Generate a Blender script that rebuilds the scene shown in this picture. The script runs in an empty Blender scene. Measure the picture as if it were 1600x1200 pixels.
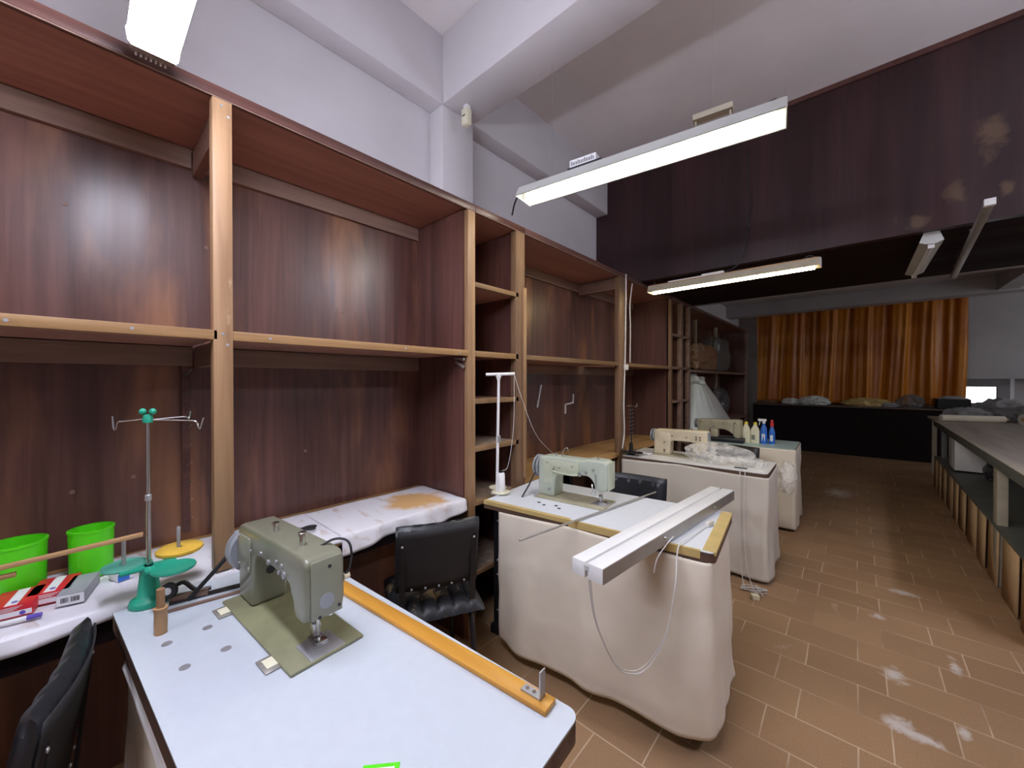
import bpy, bmesh, math, random
from mathutils import Vector, Matrix, Euler, noise
R = math.radians
random.seed(7)
scene = bpy.context.scene
COL = scene.collection

# ------------------------------------------------------------------ materials
def new_mat(name):
    m = bpy.data.materials.new(name); m.use_nodes = True
    nt = m.node_tree; b = nt.nodes['Principled BSDF']
    return m, nt, b
def N(nt, t, **kw):
    n = nt.nodes.new(t)
    for k, v in kw.items():
        if k in n.inputs.keys(): n.inputs[k].default_value = v
        else: setattr(n, k, v)
    return n
def L(nt, a, b): nt.links.new(a, b)
def coords(nt, scale=(1, 1, 1), loc=(0, 0, 0)):
    tc = N(nt, 'ShaderNodeTexCoord'); mp = N(nt, 'ShaderNodeMapping')
    mp.inputs['Scale'].default_value = scale; mp.inputs['Location'].default_value = loc
    L(nt, tc.outputs['Object'], mp.inputs['Vector']); return mp.outputs['Vector']
def ramp(nt, fac, stops):
    r = N(nt, 'ShaderNodeValToRGB'); el = r.color_ramp.elements
    while len(el) < len(stops): el.new(0.5)
    for e, (p, c) in zip(el, stops):
        e.position = p; e.color = (c[0], c[1], c[2], 1) if not isinstance(c, (int, float)) else (c, c, c, 1)
    L(nt, fac, r.inputs['Fac']); return r.outputs['Color']
def mix(nt, fac, a, b, mode='MIX'):
    n = N(nt, 'ShaderNodeMix'); n.data_type = 'RGBA'; n.blend_type = mode
    for sock, v in ((n.inputs[0], fac), (n.inputs[6], a), (n.inputs[7], b)):
        if isinstance(v, (int, float)): sock.default_value = v
        elif isinstance(v, (tuple, list)): sock.default_value = (v[0], v[1], v[2], 1)
        else: L(nt, v, sock)
    return n.outputs[2]
def noisetex(nt, vec, scale, detail=4, dist=0.0, rough=.55):
    n = N(nt, 'ShaderNodeTexNoise'); n.inputs['Scale'].default_value = scale
    n.inputs['Detail'].default_value = detail; n.inputs['Distortion'].default_value = dist
    n.inputs['Roughness'].default_value = rough
    L(nt, vec, n.inputs['Vector']); return n.outputs['Fac']
def bump(nt, b, h, strength=.2, dist=.003):
    n = N(nt, 'ShaderNodeBump'); n.inputs['Strength'].default_value = strength; n.inputs['Distance'].default_value = dist
    L(nt, h, n.inputs['Height']); L(nt, n.outputs['Normal'], b.inputs['Normal'])
def srgb(r, g, b):
    f = lambda c: ((c/255+.055)/1.055)**2.4 if c > 10 else c/255/12.92
    return (f(r), f(g), f(b))

def plain(name, c, rough=.5, metal=0, var=.12, scale=9, bmp=0, spec=.5, coat=0):
    m, nt, b = new_mat(name); v = coords(nt)
    f = noisetex(nt, v, scale, 5)
    d = tuple(x*(1-var) for x in c); h = tuple(min(1, x*(1+var)) for x in c)
    L(nt, ramp(nt, f, [(.3, d), (.7, h)]), b.inputs['Base Color'])
    b.inputs['Roughness'].default_value = rough; b.inputs['Metallic'].default_value = metal
    b.inputs['Specular IOR Level'].default_value = spec; b.inputs['Coat Weight'].default_value = coat
    if bmp: bump(nt, b, noisetex(nt, v, scale*12, 3), bmp, .002)
    return m
def wood(name, c1, c2, axis='z', rough=.4, bands=0, scratch=None, spec=.5, fine=1.0, rv=.12, warm=None):
    m, nt, b = new_mat(name)
    i = 'xyz'.index(axis)
    s = [26*fine]*3; s[i] = 1.3
    v = coords(nt, tuple(s))
    g = noisetex(nt, v, 1.0, 6, .6)
    col = ramp(nt, g, [(.28, c1), (.72, c2)])
    s2 = [5]*3; s2[i] = .35
    big = noisetex(nt, coords(nt, tuple(s2)), 1.0, 2)
    col = mix(nt, .75, col, ramp(nt, big, [(.3, .55), (.7, 1.0)]), 'MULTIPLY')
    if bands:
        s3 = [3.4]*3; s3[i] = 0.01
        bd = noisetex(nt, coords(nt, tuple(s3), (.3, .7, 0)), 1.0, 1)
        col = mix(nt, bands, col, ramp(nt, bd, [(.38, .45), (.5, .9), (.62, 1.3)]), 'MULTIPLY')
    if warm:
        s5 = [4.2]*3; s5[i] = .9
        wn = noisetex(nt, coords(nt, tuple(s5), (1.7, .35, .2)), 1.0, 4, .3)
        col = mix(nt, ramp(nt, wn, [(.52, 0.0), (.68, .6)]), col, warm)
    if scratch:
        s4 = [7]*3; s4[i] = 2.5
        sc = noisetex(nt, coords(nt, tuple(s4), (2, 1, 5)), 1.0, 8, .4, .7)
        col = mix(nt, ramp(nt, sc, [(.66, 0.0), (.74, .8)]), col, scratch)
    L(nt, col, b.inputs['Base Color'])
    rr = ramp(nt, big, [(.3, max(.05, rough-rv)), (.7, rough+rv)])
    L(nt, rr, b.inputs['Roughness']); b.inputs['Specular IOR Level'].default_value = spec
    bump(nt, b, g, .12, .002)
    return m
def emit(name, c, strength, base=(.9, .9, .9)):
    m, nt, b = new_mat(name)
    b.inputs['Base Color'].default_value = (*base, 1)
    b.inputs['Emission Color'].default_value = (*c, 1); b.inputs['Emission Strength'].default_value = strength
    return m
def cloth(name, c, var=.08, stain=None, spots=0):
    m, nt, b = new_mat(name); v = coords(nt)
    f = noisetex(nt, v, 3.5, 6)
    col = ramp(nt, f, [(.3, tuple(x*(1-var) for x in c)), (.7, tuple(min(1, x*(1+var)) for x in c))])
    if stain:
        (cx, cy, cz), rad, sc = stain
        tc = N(nt, 'ShaderNodeTexCoord')
        d = N(nt, 'ShaderNodeVectorMath', operation='DISTANCE'); L(nt, tc.outputs['Object'], d.inputs[0]); d.inputs[1].default_value = (cx, cy, cz)
        n2 = noisetex(nt, coords(nt), 9, 5)
        a = N(nt, 'ShaderNodeMath', operation='MULTIPLY_ADD'); L(nt, n2, a.inputs[0]); a.inputs[1].default_value = -rad*1.4; a.inputs[2].default_value = rad*1.75
        s = N(nt, 'ShaderNodeMath', operation='SUBTRACT'); L(nt, a.outputs[0], s.inputs[0]); L(nt, d.outputs['Value'], s.inputs[1])
        q = N(nt, 'ShaderNodeMath', operation='MULTIPLY'); L(nt, s.outputs[0], q.inputs[0]); q.inputs[1].default_value = 14; q.use_clamp = True
        col = mix(nt, q.outputs[0], col, sc)
    if spots:
        n3 = noisetex(nt, coords(nt, (5, 11, 8)), 1.6, 6, .5)
        col = mix(nt, ramp(nt, n3, [(.58, 0.0), (.70, spots)]), col, (.45, .27, .15))
    L(nt, col, b.inputs['Base Color']); b.inputs['Roughness'].default_value = .9
    b.inputs['Specular IOR Level'].default_value = .15; b.inputs['Sheen Weight'].default_value = .15
    bump(nt, b, noisetex(nt, coords(nt), 320, 2), .12, .001)
    return m
def film(name, c, alpha, rough=.2):
    m, nt, b = new_mat(name)
    b.inputs['Base Color'].default_value = (*c, 1); b.inputs['Roughness'].default_value = rough
    f = noisetex(nt, coords(nt), 14, 5, 1.0)
    L(nt, ramp(nt, f, [(.35, alpha*.55), (.7, min(1, alpha*1.5))]), b.inputs['Alpha'])
    b.inputs['Specular IOR Level'].default_value = .8
    return m

M = {}
WD1, WD2 = (.090, .037, .031), (.185, .082, .065)
M['panel'] = wood('varnished_plywood', WD1, WD2, 'z', .39, bands=.4, fine=1.2, warm=(.34, .15, .065))
M['panel_worn'] = wood('varnished_plywood_worn', WD1, WD2, 'z', .38, bands=.3, scratch=(.42, .24, .14))
M['under'] = wood('reddish_board', (.40, .20, .155), (.54, .285, .22), 'y', .55, spec=.3)
M['raw_y'] = wood('raw_batten_along', (.33, .18, .075), (.50, .30, .14), 'y', .5, spec=.3)
M['raw_z'] = wood('raw_post', (.27, .15, .075), (.46, .28, .15), 'z', .5, spec=.3, scratch=(.62, .48, .33))
M['post_worn'] = wood('worn_post', (.17, .095, .055), (.31, .185, .105), 'z', .55, spec=.25, scratch=(.42, .30, .20))
M['edge_worn'] = wood('worn_edging', (.21, .12, .06), (.36, .22, .11), 'y', .55, spec=.25)
M['raw_x'] = wood('raw_batten_across', (.36, .19, .08), (.55, .33, .15), 'x', .5, spec=.3)
M['rail'] = wood('brown_rail', (.20, .125, .095), (.33, .21, .16), 'y', .5, spec=.3)
M['rail_x'] = wood('brown_cross_rail', (.18, .10, .075), (.28, .16, .12), 'x', .5, spec=.3)
M['trim'] = wood('dark_trim', (.07, .026, .02), (.15, .06, .045), 'y', .45)
M['ply'] = wood('bare_plywood', (.42, .22, .075), (.68, .43, .19), 'y', .55, spec=.3, scratch=(.30, .14, .06))
M['oak'] = wood('orange_wood', (.62, .27, .035), (.82, .42, .07), 'x', .38, spec=.4, fine=.8)
M['stick'] = wood('plain_stick', (.48, .27, .12), (.62, .38, .19), 'y', .55)
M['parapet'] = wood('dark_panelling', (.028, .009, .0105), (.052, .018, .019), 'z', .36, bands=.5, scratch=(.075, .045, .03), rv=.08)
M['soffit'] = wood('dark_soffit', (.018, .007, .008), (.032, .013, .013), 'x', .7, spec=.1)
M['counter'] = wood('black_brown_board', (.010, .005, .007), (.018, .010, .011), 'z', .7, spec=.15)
M['counter_top'] = wood('dull_counter_top', (.10, .065, .05), (.19, .13, .10), 'x', .6)
M['wall'] = plain('white_plaster', (.66, .645, .665), .85, var=.05, scale=2.2, bmp=.08, spec=.2)
M['ceil'] = plain('ceiling_plaster', (.80, .77, .77), .9, var=.06, scale=1.6, bmp=.08, spec=.15)
M['farwall'] = plain('grey_plaster', (.50, .49, .505), .9, var=.08, scale=2, spec=.15)
M['lam'] = plain('white_laminate', (.53, .575, .63), .38, var=.02, scale=40)
M['lam_bright'] = plain('bright_laminate', (.74, .77, .82), .38, var=.02, scale=40)
M['lam_green'] = plain('pale_green_laminate', (.50, .66, .64), .4, var=.03, scale=30)
M['whitemetal'] = plain('white_enamel', (.86, .86, .86), .35, var=.03)
M['lampmetal'] = plain('lamp_enamel', (.55, .56, .53), .4, var=.05)
M['reflector'] = plain('darkened_reflector', (.32, .32, .29), .5, var=.08)  # white enamel reflector, colour lowered to hold down the tube's glow
M['reflector_dim'] = plain('dirty_reflector', (.12, .10, .07), .5, var=.1)  # dirty tan, lowered further against the glow of the tube
M['lamp_tan'] = plain('yellowed_enamel', (.46, .41, .31), .45, var=.1)
M['greysteel'] = plain('grey_steel', (.42, .40, .37), .42, metal=.6, var=.1)
M['chrome'] = plain('chrome', (.62, .62, .62), .2, metal=1, var=.05)
M['steel'] = plain('dull_steel', (.42, .42, .44), .4, metal=.55, var=.15)
M['darksteel'] = plain('dark_steel', (.05, .05, .055), .45, metal=.7, var=.2)
M['black'] = plain('black_paint', (.010, .010, .012), .42, var=.2)
M['vinyl'] = plain('black_vinyl', (.013, .014, .018), .36, var=.2, scale=14, bmp=.04)
M['vinyl_back'] = plain('dark_backing', (.016, .015, .016), .6, var=.2)
M['vinyl_torn'] = None
M['rubber'] = plain('black_rubber', (.015, .015, .016), .6)
M['olive'] = plain('olive_enamel', (.205, .205, .145), .3, var=.14, scale=6, coat=.2)
M['olive_bed'] = plain('olive_bed_enamel', (.225, .225, .13), .42, var=.22, scale=9)
M['olive_lt'] = plain('olive_cover', (.25, .255, .19), .3, var=.08)
M['mint'] = plain('mint_enamel', (.47, .52, .43), .35, var=.08, scale=8)
M['mint_lt'] = plain('mint_cover', (.52, .56, .42), .33, var=.06)
M['cream'] = plain('cream_enamel', (.72, .63, .45), .35, var=.08, scale=8)
M['beige'] = plain('beige_enamel', (.40, .37, .26), .42, var=.2, scale=10)
M['greywheel'] = plain('grey_wheel', (.30, .32, .34), .35, var=.1)
M['cloth'] = cloth('calico', (.86, .79, .655), .05)
M['cloth_cool'] = cloth('calico_grey', (.70, .655, .565), .05)
M['sheet'] = cloth('white_sheet', (.76, .75, .79), .06, stain=((.27, 1.13, .77), .17, (.62, .36, .14)), spots=.5)
M['sheet_near'] = cloth('white_sheet_near', (.76, .75, .80), .06, spots=.55)
M['green_pl'] = plain('lime_plastic', (.10, .72, .01), .4, var=.06, scale=4)
M['teal'] = plain('green_plastic', (.015, .30, .19), .4, var=.08)
M['teal_lt'] = plain('pale_green_plastic', (.10, .40, .30), .45, var=.15)
M['foam'] = plain('yellow_foam', (.68, .42, .05), .9, var=.1, scale=30, bmp=.2)
M['red'] = plain('red_card', (.62, .02, .035), .45, var=.05)
M['white'] = plain('white_card', (.80, .80, .82), .6, var=.03)
M['greybox'] = plain('grey_card', (.36, .37, .40), .5, var=.08)
M['blue'] = plain('blue_plastic', (.03, .16, .62), .3, var=.1)
M['violet'] = plain('violet_cap', (.12, .08, .45), .4)
M['yellow'] = plain('yellow_cap', (.85, .68, .06), .4)
M['ivory'] = plain('ivory_plastic', (.78, .75, .56), .4, var=.04)
M['mustard'] = plain('mustard_edge', (.58, .43, .17), .5, var=.1)
M['plyedge'] = wood('layered_edge', (.06, .035, .025), (.2, .11, .07), 'x', .6)
M['cardboard'] = plain('cardboard', (.56, .38, .21), .85, var=.1, scale=6, spec=.2)
M['cardbrown'] = plain('brown_cardboard', (.30, .15, .08), .8, var=.15, scale=6, spec=.2)
M['bench_top'] = wood('worn_bench_top', (.40, .34, .285), (.58, .51, .44), 'y', .55, scratch=(.45, .42, .38))
M['bench_edge'] = plain('green_grey_edge', (.13, .14, .125), .5, var=.15)
M['bench_leg'] = plain('cream_leg', (.42, .38, .29), .55, var=.1)
M['cord'] = plain('white_cord', (.72, .70, .66), .5)
M['thread'] = plain('white_thread', (.85, .85, .85), .8)
M['tarp'] = cloth('grey_bundle', (.32, .32, .325), .2)
M['bag_white'] = plain('white_bag', (.72, .77, .74), .3, var=.06, scale=3)
M['bag_clear'] = film('clear_bag', (.93, .93, .90), .34, .28)
M['bag_dark'] = film('smoky_bag', (.20, .23, .24), .42, .2)
M['sack'] = plain('brown_bag', (.23, .14, .085), .28, var=.25, scale=5)
M['switch'] = plain('socket_plastic', (.75, .74, .70), .4)
M['nail'] = plain('nail_steel', (.5, .48, .45), .35, metal=1)
M['dust'] = plain('dusty_board', (.30, .22, .16), .9, var=.35, scale=25)
M['tube_cool'] = emit('cool_diffuser', (.82, .84, 1.0), 44)
M['tube_white'] = emit('white_tube', (1.0, .98, .86), 52)
M['tube_warm'] = emit('warm_tube', (1.0, .83, .45), 30)
M['daylight'] = emit('daylit_pane', (.92, .94, 1.0), 5.0)
M['daylight_dim'] = emit('dim_daylit_pane', (.92, .94, 1.0), 1.5)
M['tube_dim'] = emit('dim_diffuser', (.9, .9, 1.0), 22)

# torn seat vinyl: black with patches of bare fibre
m, nt, b = new_mat('torn_vinyl'); f = noisetex(nt, coords(nt, (1, 1, 1), (.1, .2, .3)), 9, 8, .6, .7)
L(nt, mix(nt, ramp(nt, f, [(.57, 0.0), (.63, 1.0)]), (.014, .015, .018), (.22, .16, .09)), b.inputs['Base Color']); b.inputs['Roughness'].default_value = .45
M['vinyl_torn'] = m
# orange curtain: satin, folds are geometry
m, nt, b = new_mat('orange_satin'); f = noisetex(nt, coords(nt, (4, 4, .6)), 1.2, 4)
L(nt, ramp(nt, f, [(.3, (.36, .085, .005)), (.7, (.66, .25, .012))]), b.inputs['Base Color']); b.inputs['Roughness'].default_value = .36
b.inputs['Specular IOR Level'].default_value = .45
bump(nt, b, noisetex(nt, coords(nt, (6, 6, 2)), 2.0, 5), .5, .02)
M['curtain'] = m
# floor tiles
m, nt, b = new_mat('clay_tiles')
tc = N(nt, 'ShaderNodeTexCoord'); mp = N(nt, 'ShaderNodeMapping'); mp.inputs['Location'].default_value = (.17, -.133, 0)
wob = N(nt, 'ShaderNodeTexNoise'); wob.inputs['Scale'].default_value = 1.3; L(nt, tc.outputs['Object'], wob.inputs['Vector'])
vm = N(nt, 'ShaderNodeVectorMath', operation='MULTIPLY_ADD'); L(nt, wob.outputs['Color'], vm.inputs[0]); vm.inputs[1].default_value = (.02, .016, 0); L(nt, tc.outputs['Object'], vm.inputs[2])
L(nt, vm.outputs[0], mp.inputs['Vector'])
br = N(nt, 'ShaderNodeTexBrick'); br.offset = .34; br.inputs['Scale'].default_value = 1
br.inputs['Brick Width'].default_value = .295; br.inputs['Row Height'].default_value = .205; br.inputs['Mortar Size'].default_value = .0026
br.inputs['Mortar Smooth'].default_value = .25; br.inputs['Bias'].default_value = 0
br.inputs['Color1'].default_value = (.36, .215, .115, 1); br.inputs['Color2'].default_value = (.43, .262, .142, 1); br.inputs['Mortar'].default_value = (.5, .5, .5, 1)
L(nt, mp.outputs['Vector'], br.inputs['Vector'])
vis = noisetex(nt, tc.outputs['Object'], 1.9, 3)
big = noisetex(nt, tc.outputs['Object'], .9, 5)
fine = noisetex(nt, tc.outputs['Object'], 160, 3)
grout = mix(nt, ramp(nt, vis, [(.36, .1), (.58, 1.0)]), (.26, .155, .09), (.66, .52, .37))
tile = mix(nt, .8, br.outputs['Color'], ramp(nt, big, [(.3, .72), (.7, 1.1)]), 'MULTIPLY')
tile = mix(nt, .5, tile, ramp(nt, fine, [(.3, .75), (.7, 1.2)]), 'MULTIPLY')
col = mix(nt, br.outputs['Fac'], tile, grout)
st = noisetex(nt, coords(nt, (3.2, 1.9, 1), (.4, 2.2, 0)), 1.0, 9, .8, .68)
col = mix(nt, ramp(nt, st, [(.62, 0.0), (.75, .6)]), col, (.60, .52, .44))
L(nt, col, b.inputs['Base Color'])
L(nt, ramp(nt, big, [(.3, .55), (.7, .75)]), b.inputs['Roughness']); b.inputs['Specular IOR Level'].default_value = .35
bump(nt, b, br.outputs['Fac'], -.3, .002)
M['floor'] = m

def stains(mat, spots, col, jag=1.2, fr=8):
    nt = M[mat].node_tree; b = nt.nodes['Principled BSDF']; src = b.inputs['Base Color'].links[0].from_socket
    tc = N(nt, 'ShaderNodeTexCoord'); n2 = noisetex(nt, tc.outputs['Object'], fr, 7, .8, .65)
    for c, sc in spots:
        mp = N(nt, 'ShaderNodeMapping'); mp.vector_type = 'POINT'
        sb = N(nt, 'ShaderNodeVectorMath', operation='SUBTRACT'); L(nt, tc.outputs['Object'], sb.inputs[0]); sb.inputs[1].default_value = c
        dv = N(nt, 'ShaderNodeVectorMath', operation='DIVIDE'); L(nt, sb.outputs[0], dv.inputs[0]); dv.inputs[1].default_value = sc
        ln = N(nt, 'ShaderNodeVectorMath', operation='LENGTH'); L(nt, dv.outputs[0], ln.inputs[0])
        a = N(nt, 'ShaderNodeMath', operation='MULTIPLY_ADD'); L(nt, n2, a.inputs[0]); a.inputs[1].default_value = 3.0*jag; a.inputs[2].default_value = .6-1.5*jag
        d = N(nt, 'ShaderNodeMath', operation='SUBTRACT'); L(nt, a.outputs[0], d.inputs[0]); L(nt, ln.outputs['Value'], d.inputs[1])
        q = N(nt, 'ShaderNodeMath', operation='MULTIPLY_ADD'); L(nt, d.outputs[0], q.inputs[0]); q.inputs[1].default_value = 1.2; q.inputs[2].default_value = .55; q.use_clamp = True
        src = mix(nt, q.outputs[0], src, col)
    L(nt, src, b.inputs['Base Color'])
stains('parapet', [((.60, 3.6, 2.86), (.06, .3, .13)), ((.46, 3.6, 2.55), (.05, .3, .07)), ((.66, 3.6, 2.53), (.03, .3, .05)), ((.30, 3.6, 2.42), (.06, .3, .05))], (.10, .06, .035))  # tan smears, and reflections on the panelling painted as lighter spots
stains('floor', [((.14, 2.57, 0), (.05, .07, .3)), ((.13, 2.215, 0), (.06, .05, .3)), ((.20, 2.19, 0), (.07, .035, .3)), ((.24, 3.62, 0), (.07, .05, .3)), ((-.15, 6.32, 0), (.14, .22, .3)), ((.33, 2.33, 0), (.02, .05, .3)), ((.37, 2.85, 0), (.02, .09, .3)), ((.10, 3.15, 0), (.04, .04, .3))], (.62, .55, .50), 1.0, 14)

# ------------------------------------------------------------------ mesh helpers
class MB:
    def __init__(s): s.bm = bmesh.new()
    def _v(s, p): return s.bm.verts.new(p)
    def box(s, x0, y0, z0, x1, y1, z1):
        return s.obox(((x0+x1)/2, (y0+y1)/2, (z0+z1)/2), (abs(x1-x0), abs(y1-y0), abs(z1-z0)))
    def obox(s, c, size, rot=None):
        mt = Matrix.Translation(c)
        if rot is not None: mt = mt @ (rot.to_4x4() if isinstance(rot, Matrix) else Euler(rot).to_matrix().to_4x4())
        mt = mt @ Matrix.Diagonal((size[0], size[1], size[2], 1))
        bmesh.ops.create_cube(s.bm, size=1, matrix=mt); return s
    def bar(s, p, q, w, h):
        p, q = Vector(p), Vector(q); d = q-p; rot = d.to_track_quat('X', 'Z').to_matrix()
        return s.obox((p+q)/2, (d.length, w, h), rot)
    def cyl(s, p, q, r0, r1=None, n=20):
        r1 = r0 if r1 is None else r1
        p, q = Vector(p), Vector(q); d = q-p
        mt = Matrix.Translation((p+q)/2) @ d.to_track_quat('Z', 'Y').to_matrix().to_4x4()
        bmesh.ops.create_cone(s.bm, cap_ends=True, segments=n, radius1=r0, radius2=max(r1, 1e-5), depth=d.length, matrix=mt); return s
    def sph(s, c, r, n=12, sc=(1, 1, 1)):
        bmesh.ops.create_uvsphere(s.bm, u_segments=n*2, v_segments=n, radius=1, matrix=Matrix.Translation(c) @ Matrix.Diagonal((r*sc[0], r*sc[1], r*sc[2], 1))); return s
    def tube(s, pts, r, n=8, smooth=0):
        pts = [Vector(p) for p in pts]
        if smooth and len(pts) > 2:
            q = []
            P = [pts[0]*2-pts[1]]+pts+[pts[-1]*2-pts[-2]]
            for i in range(1, len(P)-2):
                for k in range(smooth):
                    t = k/smooth; a, b_, c, d = P[i-1:i+3]
                    q.append(.5*((2*b_)+(c-a)*t+(2*a-5*b_+4*c-d)*t*t+(3*b_-a-3*c+d)*t**3))
            pts = q+[pts[-1]]
        rings = []; up = Vector((.13, .37, 1)).normalized()
        for i, p in enumerate(pts):
            t = (pts[min(i+1, len(pts)-1)]-pts[max(i-1, 0)]).normalized()
            a = t.cross(up)
            if a.length < .05: a = t.cross(Vector((1, 0, 0)))
            a.normalize(); b_ = t.cross(a).normalized(); up = a.cross(t) if abs(a.cross(t).dot(up)) > .2 else up
            rr = r[i] if isinstance(r, (list, tuple)) else r
            rings.append([s._v(p+rr*(math.cos(2*math.pi*k/n)*a+math.sin(2*math.pi*k/n)*b_)) for k in range(n)])
        for i in range(len(rings)-1):
            for k in range(n): s.bm.faces.new((rings[i][k], rings[i][(k+1) % n], rings[i+1][(k+1) % n], rings[i+1][k]))
        s.bm.faces.new(rings[0][::-1]); s.bm.faces.new(rings[-1]); return s
    def lathe(s, prof, c=(0, 0, 0), n=28, axis=(0, 0, 1), closed=False):
        rot = Vector(axis).to_track_quat('Z', 'Y').to_matrix(); c = Vector(c); rings = []
        for r, z in prof:
            if r < 1e-6: rings.append([s._v(c+rot @ Vector((0, 0, z)))])
            else: rings.append([s._v(c+rot @ Vector((r*math.cos(2*math.pi*k/n), r*math.sin(2*math.pi*k/n), z))) for k in range(n)])
        m_ = len(rings)
        for i in range(m_ if closed else m_-1):
            a, b_ = rings[i], rings[(i+1) % m_]
            for k in range(n):
                if len(a) == 1 and len(b_) == 1: continue
                if len(a) == 1: f = (a[0], b_[k], b_[(k+1) % n])
                elif len(b_) == 1: f = (a[k], a[(k+1) % n], b_[0])
                else: f = (a[k], a[(k+1) % n], b_[(k+1) % n], b_[k])
                s.bm.faces.new(f)
        return s
    def prism(s, pts, f0, f1):
        """pts 2d list; f0/f1 map 2d point to 3d for both ends"""
        a = [s._v(f0(*p)) for p in pts]; b_ = [s._v(f1(*p)) for p in pts]; n = len(pts)
        s.bm.faces.new(a[::-1]); s.bm.faces.new(b_)
        for i in range(n): s.bm.faces.new((a[i], a[(i+1) % n], b_[(i+1) % n], b_[i]))
        return s
    def grid(s, fn, nu, nv):
        g = [[s._v(fn(i/nu, j/nv)) for j in range(nv+1)] for i in range(nu+1)]
        for i in range(nu):
            for j in range(nv): s.bm.faces.new((g[i][j], g[i+1][j], g[i+1][j+1], g[i][j+1]))
        return s
    def blob(s, c, size, seed=0, amp=.25, freq=2.0, sub=4, flat=None, crease=True, boxy=0, octv=4):
        r = bmesh.ops.create_icosphere(s.bm, subdivisions=sub, radius=1)
        c = Vector(c); off = Vector((seed*3.7, seed*1.3, seed*7.1))
        for v in r['verts']:
            p = v.co.copy(); d = 0; f = freq; a = amp
            for o in range(octv):
                nn = noise.noise(p*f+off)
                d += a*((1-2*abs(nn))-.4 if crease else nn); f *= 2.05; a *= .5
            if boxy:
                mx = max(abs(p.x), abs(p.y), abs(p.z)); p = p.lerp(p/mx*.82, boxy)
            p = p*(1+d); p = Vector((p.x*size[0], p.y*size[1], p.z*size[2]))
            if flat is not None and p.z < flat: p.z = flat+(p.z-flat)*.04
            v.co = p+c
        return s
    def build(s, name, mat, parent=None, bevel=0, seg=2, solid=0, world=True, label=None, sharp=42, sub=0):
        bm = s.bm
        bmesh.ops.recalc_face_normals(bm, faces=bm.faces)
        if parent is not None and world:
            bm.transform(parent.matrix_basis.inverted() if parent.parent is None else (parent.parent.matrix_basis @ parent.matrix_basis).inverted())
        if bevel:
            es = [e for e in bm.edges if len(e.link_faces) == 2 and e.calc_face_angle(0) > R(25)]
            bmesh.ops.bevel(bm, geom=es, offset=bevel, segments=seg, profile=.5, affect='EDGES', clamp_overlap=True)
        for f in bm.faces: f.smooth = True
        for e in bm.edges:
            if len(e.link_faces) == 2 and e.calc_face_angle(0) > R(sharp): e.smooth = False
        me = bpy.data.meshes.new(name); bm.to_mesh(me); bm.free()
        if isinstance(mat, str): mat = M[mat]
        me.materials.append(mat)
        o = bpy.data.objects.new(name, me); COL.objects.link(o)
        if parent is not None: o.parent = parent
        if solid:
            md = o.modifiers.new('thickness', 'SOLIDIFY'); md.thickness = solid; md.offset = 0
        if sub:
            md = o.modifiers.new('smooth', 'SUBSURF'); md.levels = sub; md.render_levels = sub
        if label: o['label'] = label
        return o

def B(name, mat, parent, *boxes, **kw):
    m_ = MB()
    for b_ in boxes: m_.box(*b_)
    return m_.build(name, mat, parent, **kw)
def tag(o, label, cat, group=None):
    o['label'] = label; o['category'] = cat
    if group: o['group'] = group
    return o
def thing(name, label, cat, loc=(0, 0, 0), rz=0, group=None):
    o = bpy.data.objects.new(name, None); COL.objects.link(o); o.empty_display_size = .05
    o.location = loc; o.rotation_euler = (0, 0, rz)
    o.matrix_basis = Matrix.Translation(loc) @ Matrix.Rotation(rz, 4, 'Z')
    return tag(o, label, cat, group)
def struct(o, **kw):
    o['kind'] = 'structure'
    return o
def dup(root, loc, rz=0, label=None, group=None):
    r = root.copy(); COL.objects.link(r); r.location = loc; r.rotation_euler = (0, 0, rz)
    if label: r['label'] = label
    if group: r['group'] = group
    for ch in list(root.children):
        c = ch.copy(); COL.objects.link(c); c.parent = r
        for g in list(ch.children):
            d = g.copy(); COL.objects.link(d); d.parent = c
    return r

# ------------------------------------------------------------------ dimensions
XF, XB, XW = -1.55, -2.003, -2.03           # cabinet front, cabinet back panel, wall
ZT0, ZT1 = 2.323, 2.358                      # top board
ZS0, ZS1 = 1.535, 1.566                      # middle shelf
ZB = .765                                    # bench and table tops
CE = 3.52                                    # ceiling
YP, ZP = 3.60, 2.360                         # mezzanine front
YM = 5.20                                    # mezzanine depth end

# ------------------------------------------------------------------ room
struct(B('floor', 'floor', None, (-2.2, -3.2, -.1, 4.2, 12.2, 0)))
struct(B('wall_left', 'wall', None, (-2.2, -3.2, 0, XW, 12.2, CE)))
struct(B('wall_rear', 'wall', None, (-2.2, -3.3, 0, 4.2, -3.2, CE)))
struct(B('wall_right', 'wall', None, (4.2, -3.3, 0, 4.3, 6.2, CE), (4.2, 9.4, 0, 4.3, 12.2, CE), (4.2, 6.2, 0, 4.3, 9.4, 1.5), (4.2, 6.2, 2.7, 4.3, 9.4, CE)))
w2 = struct(B('window_added', 'greysteel', None, (4.22, 6.2, 1.5, 4.28, 9.4, 1.54), (4.22, 6.2, 2.66, 4.28, 9.4, 2.7), (4.22, 6.2, 1.54, 4.28, 6.24, 2.66), (4.22, 7.78, 1.54, 4.28, 7.82, 2.66), (4.22, 9.36, 1.54, 4.28, 9.4, 2.66)))  # unseen side window, added to bring daylight to the far end
B('pane', 'daylight_dim', w2, (4.25, 6.24, 1.54, 4.26, 7.78, 2.66)); B('pane', 'daylight_dim', w2, (4.25, 7.82, 1.54, 4.26, 9.36, 2.66))
struct(B('ceiling', 'ceil', None, (-2.2, -3.2, CE, 4.2, YP+.06, CE+.1)))
struct(B('ceiling_far', 'farwall', None, (-2.2, YM-.1, 2.95, 4.2, 12.2, 3.05)))
struct(B('ceiling_mezzanine', 'soffit', None, (XW, YP+.06, ZP, 4.2, YM, ZP+.12)))
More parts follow.
